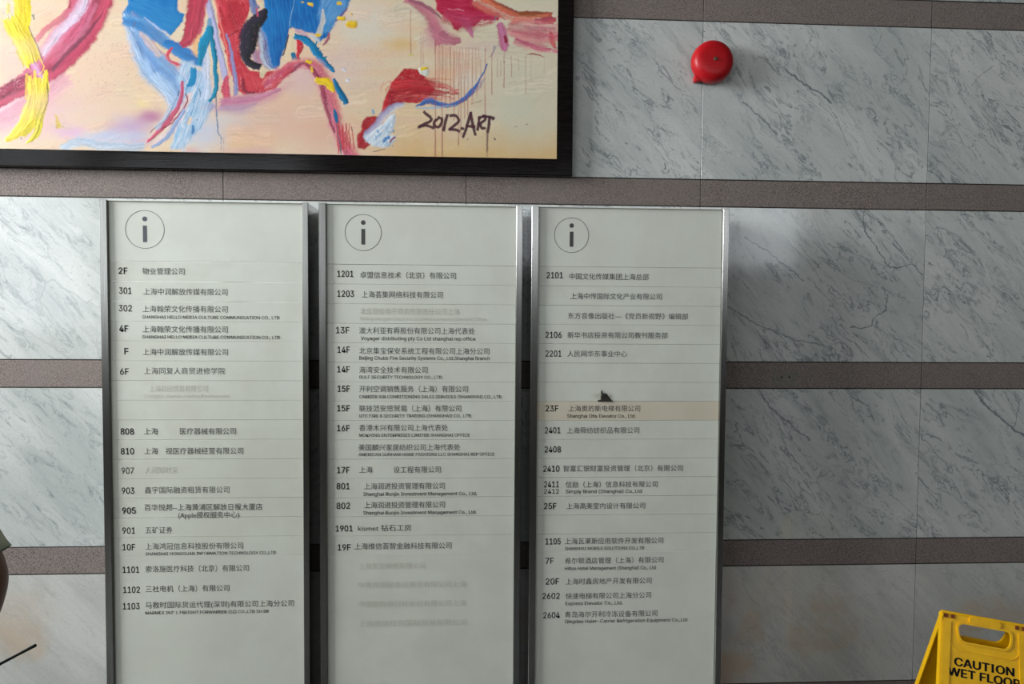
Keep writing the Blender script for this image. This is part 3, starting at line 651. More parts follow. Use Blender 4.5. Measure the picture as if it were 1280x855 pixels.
stroke([(88, -6, .9), (87, 10, 1.6)], 1, [(170, 50, 76)], .8, .6)
stroke([(34, 98, 6), (14, 108, 8), (-12, 124, 8)], 8, [(120, 20, 46), (166, 46, 80), (110, 24, 50)], .95, .4, .9, rag=.7, spots=.5)
stroke([(38, 72, 4), (45, 85, 5), (52, 98, 4)], 5, [(216, 156, 196), (224, 170, 206), (206, 110, 160)], .9, .7, .7)
# yellow
stroke([(27, -30, 9), (28, 0, 11), (28, 30, 9)], 10, [(238, 216, 30), (232, 200, 28), (214, 196, 60)], 1, .15, .6, h=.0016)
stroke([(10, 6, 2), (10, 14, 2.4)], 2, [(222, 202, 70)], .7, .8)
stroke([(18, 29, 13), (28, 48, 13), (38, 72, 12.5)], 13, [(240, 214, 30), (226, 198, 40), (240, 220, 36), (214, 194, 50)], 1, .12, .7, h=.002)
stroke([(36, 34, .7), (46, 56, .9), (54, 76, .6)], 1, [(86, 66, 50)], .8, .5)
stroke([(33, 92, 1.5), (34, 112, 2), (32, 124, 1)], 2, [(236, 176, 80), (240, 200, 60)], .8, .6)
stroke([(44, 88, 1.5), (44, 110, 3)], 2, [(240, 216, 40)], .8, .6)
stroke([(57, 89, 2.5), (56, 112, 5.5), (48, 136, 10), (32, 158, 9), (9, 174, 3)], 7, [(240, 222, 30), (232, 206, 40), (240, 214, 50), (226, 196, 60), (238, 218, 60)], 1, .2, .8, h=.0018)
stroke([(38, 98, 3), (40, 122, 8), (32, 148, 8), (18, 168, 5), (8, 174, 2)], 7, [(238, 196, 90), (236, 210, 70), (240, 222, 60)], .95, .5, .9, rag=.5, h=.0014)
stroke([(48, 100, 4), (49, 124, 7), (42, 150, 7), (30, 168, 4)], 7, [(240, 218, 60), (228, 204, 40), (242, 224, 70)], .95, .4, .9, rag=.5, h=.0014)
stroke([(55, 132, 4), (50, 150, 5), (44, 170, 4), (34, 178, 1.5)], 4, [(232, 214, 50), (206, 190, 40)], 1, .25, .8, h=.0016)
stroke([(59, 102, .6), (60, 124, .9), (54, 142, .5)], 1, [(70, 60, 36)], .7, .5)
stroke([(54, 140, .4), (48, 162, .7), (40, 177, .5)], 1, [(130, 120, 40)], .7, .5)
stroke([(27, 172, .9), (28, 174, .6)], 1, [(80, 60, 30)], .8)
stroke([(70, 146, 2.4), (73, 158, 3.4)], 3, [(226, 204, 70), (206, 160, 60)], .85, .5, rag=.6)
dots(10, 66, 142, 80, 162, (214, 180, 60), .4, .9, .7, 4)
dots(6, 4, 4, 14, 30, (150, 140, 130), .4, 1, .5, 5)
stroke([(41, 19, 1.6), (42, 23, 1.6)], 1.5, [(130, 136, 110)], .8)
# speckles on the ground
dots(170, 108, 40, 176, 112, (176, 96, 70), .2, .6, .45, 2); dots(30, 80, 100, 140, 130, (200, 110, 110), .3, .7, .4, 3)
dots(420, 425, 14, 505, 95, (176, 164, 186), .2, .45, .3, 6); dots(60, 430, 60, 480, 110, (190, 140, 140), .3, .7, .35, 7)
# blue complex
blob([(158, -30), (224, -30), (222, 12), (231, 19), (226, 31), (214, 45), (206, 40), (188, 32), (176, 26), (156, 26), (153, 18), (160, 6)], (0, 116, 186), (36, 134, 196), ang=.35, h=.0014)
stroke([(163, 22, 9), (172, 42, 14), (182, 66, 17), (196, 88, 19), (214, 108, 17), (222, 128, 12)], 12, [(140, 146, 196), (120, 168, 218), (98, 150, 208), (150, 186, 224), (176, 200, 230)], .92, .6, 1.)
stroke([(170, 40, 5), (186, 62, 8), (208, 84, 9), (230, 100, 7)], 8, [(100, 150, 206), (130, 174, 218), (90, 140, 200)], .7, .9, 1., rag=.5)
stroke([(196, 96, 7), (212, 112, 9), (224, 126, 7)], 7, [(170, 200, 230), (190, 212, 236)], .7, .9, 1., rag=.6)
stroke([(176, 40, 3), (188, 56, 5), (200, 70, 3)], 4, [(214, 196, 180), (206, 180, 188)], .9, .7, .6)
stroke([(194, 52, 2), (206, 64, 3)], 4, [(226, 206, 170), (226, 206, 170)], .9, .6)
stroke([(158, 26, 6), (176, 30, 8), (192, 40, 8), (206, 52, 7), (214, 56, 4)], 7, [(96, 160, 210), (40, 124, 190), (60, 140, 200)], .92, .4, .8)
stroke([(180, 22, .8), (200, 36, 1.6), (212, 44, 1)], 1.5, [(190, 196, 224)], .7, .8, rag=.6)
stroke([(208, 54, 5), (222, 62, 9), (236, 70, 8), (254, 80, 4)], 8, [(30, 112, 184), (20, 120, 190), (40, 130, 196)], .97, .25, .6, h=.0012)
stroke([(166, 33, .8), (170, 28, .6)], .8, [(110, 90, 90)], .8)
stroke([(215, 60, 1.5), (209, 69, 3), (214, 76, 2.2), (226, 82, 2.6)], 2.5, [(206, 44, 72), (220, 70, 90)], .95, .4, .6, rag=.6)
stroke([(190, 50, .5), (200, 64, .8), (230, 90, .6)], .7, [(196, 120, 140)], .6, .6)
blob([(224, 78), (240, 76), (262, 100), (268, 132), (258, 150), (246, 168), (230, 188), (214, 186), (218, 160), (232, 132), (222, 100)], (140, 184, 218), (204, 220, 236), .95, 3, 1.9, 1.2, 4, .0014)
stroke([(256, 60, 4), (258, 90, 6), (256, 120, 6)], 6, [(214, 222, 240), (190, 204, 230)], .85, .6, .8)
for i in range(46):
    q = random.Random(100 + i); u_, v_ = q.uniform(226, 264), q.uniform(92, 184)
    if u_ + (v_ - 92) * .35 > 262: continue
    stroke([(u_, v_, .5), (u_ - q.uniform(1, 5), v_ + q.uniform(5, 13), .9)], 1, [q.choice([(110, 170, 214), (232, 240, 246), (140, 190, 224), (90, 150, 200), (240, 244, 250)])], .6, .8, .3, h=.0016)
stroke([(222, 88, 1), (231, 94, 1.5), (233, 104, 1.2), (226, 112, 1)], 1.2, [(196, 196, 220)], .7, .6)
stroke([(258, -30, 4), (259, 0, 4), (266, 24, 4.5), (271, 52, 4), (280, 90, 4), (283, 116, 4)], 4.5, [(150, 150, 190), (186, 184, 220), (178, 172, 212)], .95, .35, .6)
stroke([(247, -30, 13), (247, 0, 13.5), (243, 26, 12), (238, 46, 10), (228, 56, 4)], 12, [(206, 80, 104), (178, 36, 70), (196, 54, 84), (186, 40, 72), (170, 36, 66)], .97, .2, .6, h=.001)
stroke([(250, 48, 5), (246, 60, 6), (247, 68, 3)], 5, [(240, 200, 130), (236, 180, 130)], .85, .8, .5)
stroke([(262, 26, 3), (263, 50, 3.5)], 3, [(60, 140, 180)], .8, .6)
stroke([(262, 36, 4.5), (256, 52, 6.5), (252, 66, 5), (250, 80, 3)], 5, [(0, 132, 172), (0, 140, 182)], 1, .2, .5, h=.0018)
stroke([(263, 36, 4), (266, 60, 3), (269, 84, 3.2), (270, 104, 3), (268, 120, 2.6), (262, 126, 1.6)], 3, [(0, 128, 160), (0, 138, 176)], 1, .2, .5, h=.002)
stroke([(242, 88, 4), (240, 102, 4.5), (234, 108, 1.6)], 4, [(0, 130, 186), (20, 140, 190)], 1, .25, .5, h=.0018)
stroke([(270, 118, .8), (271, 150, .8), (273, 166, .6), (276, 172, .4), (277, 188, .3)], .7, [(20, 110, 150)], .8, .6, .2, rag=0)
stroke([(279, 172, .3), (280, 190, .3)], .4, [(170, 130, 130)], .6, .8, rag=0)
stroke([(249, 111, .6), (251, 121, .6)], .6, [(50, 100, 130)], .8)
stroke([(241, 158, 1.6), (241, 166, 1.6)], 1.6, [(30, 110, 170)], .85)
dots(1, 246, 148, 247, 150, (120, 90, 90), .8, .9, .8, 8)
stroke([(238, 148, 2), (236, 154, 2.5)], 2.5, [(236, 204, 170)], .8, .8)
# rose streaks with dark outlines under the blue
stroke([(238, 118, 3), (224, 146, 6), (208, 168, 5), (196, 178, 4)], 5, [(230, 200, 190), (226, 206, 206)], .85, .5, .5)
stroke([(228, 102, 1.6), (227, 118, 2.4), (222, 134, 3), (212, 150, 4), (200, 162, 3), (188, 174, 2), (184, 178, 1)], 3, [(214, 80, 110), (196, 76, 110), (214, 90, 120)], .95, .3, .7, h=.0016)
stroke([(224, 114, .7), (217, 130, .9), (208, 148, .8), (194, 160, .6), (188, 166, .4)], .8, [(62, 48, 84)], .9, .5, .3)
stroke([(232, 117, .8), (234, 126, 1), (228, 138, 1.1), (220, 148, .9), (212, 156, .7), (200, 162, .6)], 1, [(156, 30, 60)], .9, .5, .3)
stroke([(230, 138, 2), (218, 158, 2.6), (206, 174, 2.4), (190, 184, 1.8)], 2.4, [(120, 156, 206), (140, 170, 214)], .85, .5, .7)
stroke([(220, 122, 3), (208, 144, 3), (196, 160, 3)], 3, [(150, 180, 216), (176, 196, 224)], .6, .6, .7)
# crimson mass
blob([(266, -30), (313, -30), (312, 14), (304, 34), (300, 56), (301, 74), (312, 88), (330, 92), (352, 86), (364, 74), (372, 84), (356, 98), (344, 112), (326, 117), (304, 119), (296, 112), (290, 94), (280, 60), (272, 28)],
     (186, 34, 52), (214, 62, 76), ang=1.2, streak=1.1, spots=.3, h=.0012)
blob([(285, 0), (308, 4), (300, 30), (290, 44), (284, 24)], (150, 26, 44), (196, 40, 56), .7, 4, 1.2, .9)
blob([(305, 92), (330, 98), (345, 96), (330, 110), (312, 110)], (222, 84, 90), (206, 50, 64), .7, 4, .4, .9)
stroke([(268, -4, 1), (275, 26, 1.2), (283, 60, 1.2), (287, 96, 1)], 1.2, [(236, 120, 110)], .8, .6)
stroke([(283, 44, 1.5), (290, 70, 2.4), (294, 96, 3), (294, 118, 3)], 3, [(120, 140, 190), (136, 150, 200), (150, 110, 150)], .9, .4, .6)
stroke([(284, 96, 3), (282, 110, 5), (283, 124, 5)], 4, [(214, 60, 84), (196, 50, 80)], .95, .4, .8, spots=.3)
stroke([(286, 88, .8), (288, 104, .8)], .8, [(240, 180, 130)], .7)
stroke([(304, 100, 1.8), (306, 114, 2.2), (318, 115, 1.2)], 2, [(120, 20, 44)], .8, .6, .7)
stroke([(286, 46, .5), (298, 38, .8)], .7, [(110, 24, 40)], .7)
haze(300, 128, 38, 8, (200, 130, 164), .8, -.15); haze(345, 116, 22, 7, (214, 140, 160), .6, -.5); haze(296, 138, 26, 6, (176, 146, 184), .6)
stroke([(278, 128, 5), (300, 124, 6), (330, 120, 4), (350, 112, 2)], 5, [(206, 130, 164), (196, 110, 150)], .75, .9, .9)
stroke([(276, 136, 3), (300, 134, 4), (320, 130, 2)], 3, [(176, 140, 180)], .55, .9, .9)
# big blue
blob([(330, -30), (444, -30), (436, 8), (424, 22), (416, 32), (408, 46), (400, 52), (392, 42), (380, 40), (366, 35), (362, 38), (358, 56), (352, 70), (350, 80), (344, 88), (338, 84), (333, 66), (328, 40), (324, 26), (330, 14)],
     (0, 92, 168), (20, 124, 194), ang=1.45, streak=.6, h=.0014)
blob([(404, -30), (446, -30), (434, 10), (422, 24), (412, 40), (402, 40), (398, 20)], (60, 148, 210), (130, 180, 222), .7, 3, -1.0, .9)
stroke([(368, -2, .5), (364, 20, .6), (362, 34, .5)], .6, [(150, 190, 220)], .6, .6, .2)
stroke([(322, 34, 4), (328, 52, 6), (330, 72, 7), (338, 84, 4)], 6, [(140, 170, 206), (90, 110, 170), (170, 190, 210), (150, 90, 130)], .85, .6, .9)
stroke([(320, 68, 5), (322, 80, 5)], 4, [(180, 120, 150), (150, 110, 160)], .8, .7, .7)
stroke([(330, 88, 4), (328, 94, 3)], 4, [(222, 208, 170)], .9, .6)
stroke([(404, 12, 1.2), (404, 26, 3), (399, 42, 4)], 3, [(214, 206, 190), (200, 200, 200)], .9, .5, .4)
stroke([(326, 4, 1.8), (330, 12, 1.4)], 1.5, [(214, 206, 170)], .9)
stroke([(312, -10, 2.4), (316, 8, 4), (322, 20, 3)], 3, [(90, 110, 170), (110, 130, 180)], .9, .5)
stroke([(316, -4, 2), (322, 10, 2)], 2, [(30, 90, 160)], .8)
stroke([(331, 14, 4), (325, 23, 8), (316, 33, 11), (311, 46, 12.5), (310, 58, 11.5), (308, 70, 7.5), (313, 79, 5.5), (323, 83, 4.5)], 8, [(34, 26, 36), (24, 24, 32), (40, 36, 54), (60, 36, 60)], 1, .18, .7, rag=.3, h=.0018, spots=.0)
stroke([(321, 10, 1), (322, 20, 1.2)], 1, [(206, 80, 110)], .8)
dots(26, 306, 30, 326, 80, (110, 100, 60), .3, .7, .5, 9); dots(20, 310, 40, 330, 78, (140, 60, 100), .3, .8, .6, 10)
stroke([(361, 44, .8), (357, 58, 1), (353, 70, .8)], .9, [(30, 26, 40)], .9, .4)
stroke([(332, 50, .7), (332, 62, .8)], .7, [(130, 40, 80)], .7)
blob([(363, 36), (370, 38), (368, 50), (369, 66), (372, 74), (362, 78), (354, 74), (358, 58)], (232, 208, 166), (236, 214, 180), .95, 1.2)
stroke([(372, 50, 2), (375, 58, 5), (373, 66, 3), (373, 74, 2)], 3, [(196, 24, 44), (206, 40, 54)], 1, .3, .5, spots=.3, h=.0014)
stroke([(371, 38, 2.4), (380, 42, 3), (386, 46, 1)], 2, [(196, 160, 180)], .8, .6, rag=.6)
stroke([(390, 44, 4), (398, 50, 3)], 3, [(180, 200, 220)], .8, .7, rag=.8)
stroke([(370, 45, 3), (384, 51, 4.4), (394, 64, 5), (404, 76, 4.2), (414, 86, 3), (418, 90, 1)], 4.5, [(0, 112, 160), (0, 134, 186)], 1, .15, .5, h=.002)
stroke([(394, 56, 1.5), (396, 53, 1)], 1.5, [(0, 130, 170)], 1, .3); stroke([(404, 74, 2), (408, 71, 1)], 1.5, [(0, 130, 170)], 1, .3)
stroke([(366, 69, 3.2), (368, 73, 3.4)], 3, [(0, 120, 160)], 1, .3, h=.0016)
stroke([(411, 42, 1.4), (409, 50, 1.8), (404, 57, 1)], 1.5, [(150, 60, 90)], .85, .5)
stroke([(405, 44, 1.8), (406, 46, 1.8)], 1.8, [(10, 90, 160)], .9)
stroke([(434, 10, 1), (428, 18, 1.4), (420, 26, 1)], 1.4, [(130, 60, 120)], .7, .7)
# rose arch
stroke([(332, 106, 5), (350, 93, 9), (366, 83, 8), (380, 80, 8), (394, 84, 10), (403, 98, 12), (410, 116, 12), (416, 136, 11), (422, 158, 10), (428, 176, 10), (438, 194, 12)], 8,
       [(236, 150, 146), (222, 100, 116), (206, 84, 116), (214, 110, 140), (230, 150, 160)], .9, .8, .9, rag=.5, spots=.4, h=.0012)
stroke([(352, 98, 1), (362, 90, 2.6), (374, 81, 2.4), (386, 82, 3), (396, 94, 4), (402, 110, 4), (408, 134, 3), (414, 156, 2.6), (418, 166, 1.5)], 3, [(134, 22, 56), (160, 40, 78)], .85, .8, .9, rag=.6, spots=.3)
stroke([(340, 104, 2), (356, 92, 3), (366, 84, 2)], 3, [(220, 74, 84)], .7, .6, .8, spots=.4)
for i in range(16):
    q = random.Random(300 + i); u_ = q.uniform(420, 440)
    stroke([(u_, q.uniform(150, 165), .7), (u_ + q.uniform(0, 6), q.uniform(180, 192), .9)], .8, [q.choice([(206, 56, 66), (214, 80, 84), (236, 180, 170)])], .75, .6, .4)
stroke([(398, 100, 4.5), (408, 102, 5.5), (414, 108, 5), (417, 113, 2.6)], 5, [(240, 200, 20), (244, 208, 40)], 1, .25, .6, rag=.5, h=.0024)
for u_, v_, r_ in [(386, 78, 3.4), (398, 45, 3), (426, 23, 4.2), (440, 31, 6.2), (388, 6, 3), (424, 4, 3), (378, 3, 1.4), (439, 18, 1.6)]:
    stroke([(u_ - .6 * r_, v_ - .4, r_ * .8), (u_ + .6 * r_, v_ + .3, r_ * .8)], r_, [(236, 204, 70), (240, 196, 14), (232, 180, 10)], .97 if r_ > 2 else .7, .35, .6, rag=.5, h=.0022)
stroke([(389, 84, 1.6), (390, 90, 1.4)], 1.5, [(236, 190, 40)], .9, .4)
stroke([(418, 100, 2), (421, 110, 3.2), (428, 120, 4.2), (432, 128, 3.4)], 4, [(0, 104, 150), (0, 120, 170)], 1, .2, .5, h=.0018)
stroke([(418, 138, 1.8), (420, 146, 2.8), (422, 152, 2)], 2.6, [(0, 110, 160)], 1, .2, h=.0016)
stroke([(421, 152, .6), (422, 166, .6), (425, 180, .8), (427, 192, .8)], .7, [(70, 100, 120)], .8, .6, .2, rag=0)
for u_, v_ in [(430, 86), (435, 100)]: stroke([(u_ - .8, v_, 2), (u_ + .6, v_ + .8, 2)], 2, [(206, 204, 222), (232, 232, 240)], .9, .4, h=.0012)
stroke([(466, 138, 1.6), (466, 141, 1.6)], 1.6, [(120, 170, 206)], .85, .5)
stroke([(439, 158, .4), (441, 164, .5)], .5, [(110, 110, 110)], .7)
# red rag
blob([(505, 86), (514, 86), (528, 88), (534, 100), (544, 112), (534, 122), (522, 129), (506, 128), (494, 132), (484, 142), (476, 143), (479, 128), (488, 106)], (176, 18, 34), (206, 40, 50), ang=.12, streak=1.2, rag=1.4, spots=.3, h=.0013)
blob([(486, 112), (520, 112), (526, 124), (500, 127), (486, 134)], (130, 10, 28), (170, 20, 40), .75, 4, .15, 1.)
for i in range(26):
    q = random.Random(500 + i); v_ = q.uniform(97, 128); l = q.uniform(10, 34) * (1 - abs(v_ - 112) / 28)
    stroke([(526, v_, .8), (530 + l, v_ + q.uniform(-1, 2.5), .4)], .7, [q.choice([(196, 40, 50), (220, 90, 90), (230, 140, 130), (180, 24, 40)])], .6, .6, .5, dry=.45)
stroke([(532, 98, 1), (550, 98, 1.2), (566, 100, .5)], 1, [(232, 160, 120)], .7, .7, dry=.3)
blob([(457, 146), (468, 145), (477, 147), (474, 156), (466, 165), (462, 170), (463, 180), (456, 187), (447, 185), (446, 172), (450, 165), (452, 155)], (150, 16, 28), (186, 34, 44), ang=2.2, streak=.8, rag=1.6, spots=.15, h=.0014)
stroke([(503, 131, 2.5), (492, 134, 4.5), (480, 144, 5), (472, 156, 4.5), (460, 168, 5)], 4.6, [(226, 226, 232), (190, 184, 210), (146, 136, 176)], .95, .4, .5, h=.0012)
blob([(455, 170), (464, 164), (476, 158), (484, 146), (494, 142), (495, 150), (492, 160), (488, 168), (495, 170), (494, 176), (486, 184), (476, 186), (464, 182), (458, 178)], (188, 208, 226), (230, 236, 242), 1, 1.2, 2.2, 1.3, 2.4, .0022)
for i in range(60):
    q = random.Random(700 + i); u_, v_ = q.uniform(464, 494), q.uniform(146, 184)
    if v_ < 172 - (u_ - 460) * .9 + 4: continue
    stroke([(u_, v_, .8), (u_ + q.uniform(-3, 3), v_ + q.uniform(-4, 3), .6)], 1, [q.choice([(70, 150, 206), (110, 180, 220), (244, 246, 250), (150, 196, 226)])], .75, .5, .3, h=.0026)
stroke([(487, 176, 1.2), (493, 172, 1.4)], 1.2, [(170, 50, 80)], .85, .5); stroke([(480, 176, 2), (486, 171, 1.6)], 1.6, [(30, 120, 190)], .8, .5)
stroke([(466, 190, .3), (474, 188, .6), (482, 186, .4)], .5, [(90, 80, 80)], .7, .5)
stroke([(519, 133, .8), (528, 129, 2.6), (537, 126, 4.2), (548, 130, 3), (562, 131, 2.2), (576, 126, 2.8), (588, 116, 3), (596, 106, 1.6), (603, 94, .9), (609, 80, .8)], 3, [(40, 120, 196), (20, 104, 186), (80, 90, 150)], .95, .45, .6, h=.001)
stroke([(520, 135, .6), (545, 135, 1.6), (570, 132, 1)], 1.2, [(150, 190, 220)], .7, .8)
stroke([(590, 118, 1.5), (600, 108, 2.5), (606, 98, 1)], 2, [(160, 140, 176)], .5, .9)
stroke([(612, 72, .4), (616, 66, .8), (619, 58, 1.6)], 1, [(150, 146, 160)], .7, .7)
stroke([(526, 89, 3.8), (532, 91, 3.8)], 3.8, [(240, 240, 230), (226, 226, 210)], 1, .25, .3, h=.003)
stroke([(527, 87, 2), (531, 85, 2), (534, 85, 1)], 2, [(240, 206, 40)], 1, .3, h=.003)
stroke([(513, 69, 1.8), (515, 69, 1.6)], 1.8, [(226, 214, 120)], .9, .4, h=.0016)
# upper right reds
haze(545, 45, 18, 16, (214, 150, 156), .7)
stroke([(508, 1, 3), (522, 6, 6), (536, 18, 8), (545, 34, 8), (549, 52, 6)], 7, [(214, 140, 150), (206, 120, 136), (190, 100, 122)], .9, .7, .7, rag=.5)
stroke([(512, 0, 1.6), (528, 6, 2.4), (544, 16, 2.4), (552, 24, 1)], 2, [(140, 70, 100), (160, 84, 110)], .8, .8, .7)
blob([(538, -30), (588, -30), (592, 6), (604, 12), (626, 20), (622, 25), (602, 25), (592, 34), (580, 30), (572, 38), (566, 36), (564, 28), (556, 22), (546, 14)], (180, 16, 54), (204, 50, 88), ang=.15, streak=.9, rag=2, h=.0012)
stroke([(590, 2, 3), (602, 8, 2), (616, 16, 3), (628, 22, 1)], 2, [(206, 60, 90)], .8, .6, .8, dry=.4)
stroke([(560, 11.5, .4), (572, 11.5, .5), (580, 14, .4)], .5, [(232, 170, 180)], .8)
stroke([(578, 24, 5), (585, 34, 6), (591, 46, 2)], 5, [(206, 110, 160), (196, 76, 130)], .85, .7, .9, rag=.5)
stroke([(552, 44, 6), (560, 50, 6), (574, 50, 3.4)], 5, [(170, 84, 106), (186, 100, 120)], .9, .5, .8, rag=.4)
stroke([(600, -6, 4), (614, 4, 4.4), (630, 11, 4.6), (646, 17, 4), (664, 18, 4.4), (689, 19, 3.6)], 4, [(150, 50, 50), (206, 84, 56), (226, 120, 80), (224, 100, 70)], .93, .3, .9, h=.001)
stroke([(650, 17, 2.2), (662, 17, 2.6), (676, 17, 2)], 2, [(150, 70, 40), (140, 90, 40)], .8, .6, .7)
stroke([(672, 26, 4), (686, 26, 5), (690, 25, 4)], 4, [(190, 60, 90), (206, 60, 80)], .93, .3, .8)
stroke([(640, 30, 2), (650, 24, 4), (666, 26, 3)], 3, [(230, 120, 100)], .8, .7, .8)
stroke([(626, 32, 5), (628, 42, 7), (630, 54, 7), (632, 62, 3)], 7, [(196, 80, 130), (206, 110, 160), (186, 70, 120)], .88, .5, .9, rag=.5)
stroke([(631, 46, 1.8), (632, 52, 2)], 1.8, [(150, 10, 40)], .9, .4, h=.0014)
stroke([(640, 42, 4), (660, 46, 8), (684, 46, 8), (696, 44, 6)], 8, [(226, 150, 150), (232, 160, 160), (222, 130, 140)], .8, .7, .9, rag=.3)
stroke([(656, 34, 2), (672, 36, 3), (692, 37, 3)], 3, [(150, 60, 90), (206, 90, 110)], .8, .6, 1, dry=.35)
stroke([(688, 40, 2), (690, 50, 4), (693, 58, 2)], 3, [(220, 70, 80)], .85, .6, .8)
stroke([(646, 48, 1.6), (660, 56, 2.6), (676, 62, 3.4), (688, 62, 1.6)], 3, [(206, 80, 120), (190, 60, 100)], .88, .5, 1, rag=.5)
stroke([(658, 69, .4), (668, 68, 1.2), (680, 71, .5)], 1, [(170, 50, 70)], .8, .5, .6)
stroke([(692, 64, 1.6), (697, 65, 1.6)], 1.5, [(206, 100, 120)], .7, .6)
stroke([(618, 26, .8), (621, 20, 1.4), (631, 24, .9)], 1, [(120, 120, 140)], .7)
stroke([(698, 20, 1), (699, 28, 1)], 1, [(150, 60, 90)], .6)
stroke([(640, 34, 8), (662, 38, 14), (694, 40, 14)], 12, [(214, 110, 120), (232, 160, 160), (206, 90, 110), (226, 140, 140)], .75, .9, 1.1, dry=.4, rag=.5)
stroke([(645, 54, 5), (666, 58, 6), (694, 62, 5)], 5, [(206, 90, 120), (226, 140, 150)], .7, .8, 1., dry=.4, rag=.6)
stroke([(560, 20, 10), (580, 26, 12), (612, 24, 8)], 10, [(190, 40, 80), (206, 70, 104), (176, 24, 60)], .8, .8, 1.1, dry=.35, rag=.5)
stroke([(540, 36, 9), (556, 46, 8), (572, 50, 5)], 8, [(196, 110, 130), (206, 130, 146)], .6, 1., 1., rag=.5)
stroke([(596, 4, 6), (616, 14, 6), (640, 22, 5)], 5, [(206, 70, 70), (224, 120, 100)], .7, .8, 1.1, dry=.4, rag=.5)
stroke([(500, 112, 13), (526, 110, 14), (566, 116, 8)], 12, [(186, 30, 44), (206, 60, 64), (170, 20, 36), (216, 100, 96)], .85, .7, 1.1, dry=.5, rag=.5)
for a_ in [(60, 130, 50, 16, (226, 170, 186), .55), (120, 130, 60, 24, (230, 196, 182), .6), (30, 60, 40, 16, (228, 196, 186), .5), (330, 150, 50, 24, (224, 180, 168), .5)]: haze(*a_[:4], a_[4], a_[5] * .5)
# drips
q = random.Random(21)
for u_, v0_, v1_, a_ in [(513.5, 12, 66, .6), (526, 40, 82, .35), (529, 44, 80, .35), (544, 50, 196, .75), (549, 54, 120, .5), (553, 56, 197, .75), (557, 60, 134, .5), (563, 58, 134, .6), (568, 64, 150, .5), (573, 66, 182, .6), (576, 80, 168, .5), (581, 74, 148, .5), (585, 74, 144, .5), (590, 72, 130, .35), (596, 72, 120, .3), (606.5, 60, 150, .6), (601, 74, 110, .3), (615, 66, 118, .55), (622, 74, 96, .4), (626, 76, 95, .4), (630, 66, 109, .6), (639, 70, 95, .45), (648, 72, 88, .25), (657, 70, 117, .35), (664, 76, 100, .2), (680, 72, 92, .15)]:
    stroke([(u_, v0_, .5), (u_ + q.uniform(-.5, .5), (v0_ + v1_) / 2, .5), (u_ + q.uniform(-.4, .4), v1_, .75)], .6, [(176, 84, 84)], a_, .9, .2, rag=0, sc=.25, h=.0002)
for u_ in range(546, 600, 4): stroke([(u_ + q.uniform(-1, 1), 60, 1.2), (u_, q.uniform(80, 112), .8)], 1, [(222, 160, 140)], .35, 1., .3, rag=0, sc=.3)
stroke([(630, 77, .8), (630, 79, .6)], .8, [(70, 50, 50)], .8)
# signature
SG = (74, 22, 44); sk = dict(a=.95, edge=.45, streak=.4, rag=.15, sc=.35, h=.0008)
for pts in [[(530, 140), (532, 142), (538, 147), (538, 151), (528, 156), (524, 159)], [(524, 158.5), (532, 157), (542, 160)], [(549, 147), (543, 152), (543, 157), (548, 159), (552, 154), (552, 148), (548, 147)],
            [(559, 144), (556.5, 152), (554.5, 163)], [(563, 145), (569, 144.5), (573, 149), (572, 153), (565, 159), (562, 162)], [(563, 161.5), (569, 162), (574, 164)], [(577, 160.5), (578.5, 161)],
            [(588.5, 141), (585, 152), (582, 163), (579, 171)], [(588.5, 141), (591, 155), (594.5, 168.5)], [(583.5, 157.5), (593, 158.5)], [(599, 147), (598, 155), (597, 162)], [(599, 147), (605, 146), (606, 150), (599, 155)], [(600, 155), (602, 160), (606, 160)],
            [(604, 145), (610, 146), (617, 147.5), (616, 149)], [(611.5, 147), (611, 156), (609.5, 165)]]:
    stroke([(a_, b_, 1.75) for a_, b_ in pts], 1.7, [SG], **sk)
stroke([(609, 164, 1.6), (609, 180, 1.2), (609, 195, 1.4)], 1.4, [(110, 66, 70)], .75, .8, .6, dry=.55, sc=.4)
stroke([(618, 172, .8), (618.6, 174.5, 1)], 1, [(50, 40, 40)], .9, .4)
for u0_, v0_, u1_, v1_ in [(643, 159, 647, 158), (656, 156, 660, 155), (583, 174.6, 586, 174), (588, 130, 602, 126)]:
    stroke([(u0_, v0_, .3), (u1_, v1_, .6)], .5, [(110, 100, 90)], .6, .6, .2)
# woven canvas grain
COL *= .88 * (1 + (vn(U * 1.1, V * 1.1, 40) - .5) * .05)[..., None]
nx_, nz_ = len(xs), len(zz)
porg = (-1.12, 0., PZB - .064)
painting = thing('framed_painting', 'large abstract painting in a dark wood frame, splashed in blue, crimson and yellow', 'painting', porg)
co3 = np.empty((nz_, nx_, 3), np.float32); co3[..., 0] = GX - porg[0]; co3[..., 1] = PY - HGT * 1.0 - porg[1]; co3[..., 2] = GZ - porg[2]
idx = np.arange(nx_ * nz_).reshape(nz_, nx_)
quads = np.stack([idx[:-1, :-1], idx[:-1, 1:], idx[1:, 1:], idx[1:, :-1]], -1).reshape(-1, 4)
me = bpy.data.meshes.new('canvas'); me.vertices.add(nx_ * nz_); me.vertices.foreach_set('co', co3.ravel())
me.loops.add(quads.size); me.loops.foreach_set('vertex_index', quads.ravel().astype(np.int32))
me.polygons.add(len(quads)); me.polygons.foreach_set('loop_start', np.arange(0, quads.size, 4, dtype=np.int32))
try: me.polygons.foreach_set('loop_total', np.full(len(quads), 4, np.int32))
except Exception: pass
me.update(calc_edges=True)
at = me.color_attributes.new('paint', 'FLOAT_COLOR', 'POINT')
at.data.foreach_set('color', np.concatenate([np.clip(COL, 0, 1), np.ones(shp + (1,))], -1).astype(np.float32).ravel())
smooth(me, 180)
PAINTM = mat('oil_paint', rough=.42, spec=.35); t_ = NT(PAINTM); an = t_.n('ShaderNodeVertexColor', layer_name='paint'); t_.put(t_.b.inputs['Base Color'], an.outputs[0])
newobj('canvas', me, painting, PAINTM)
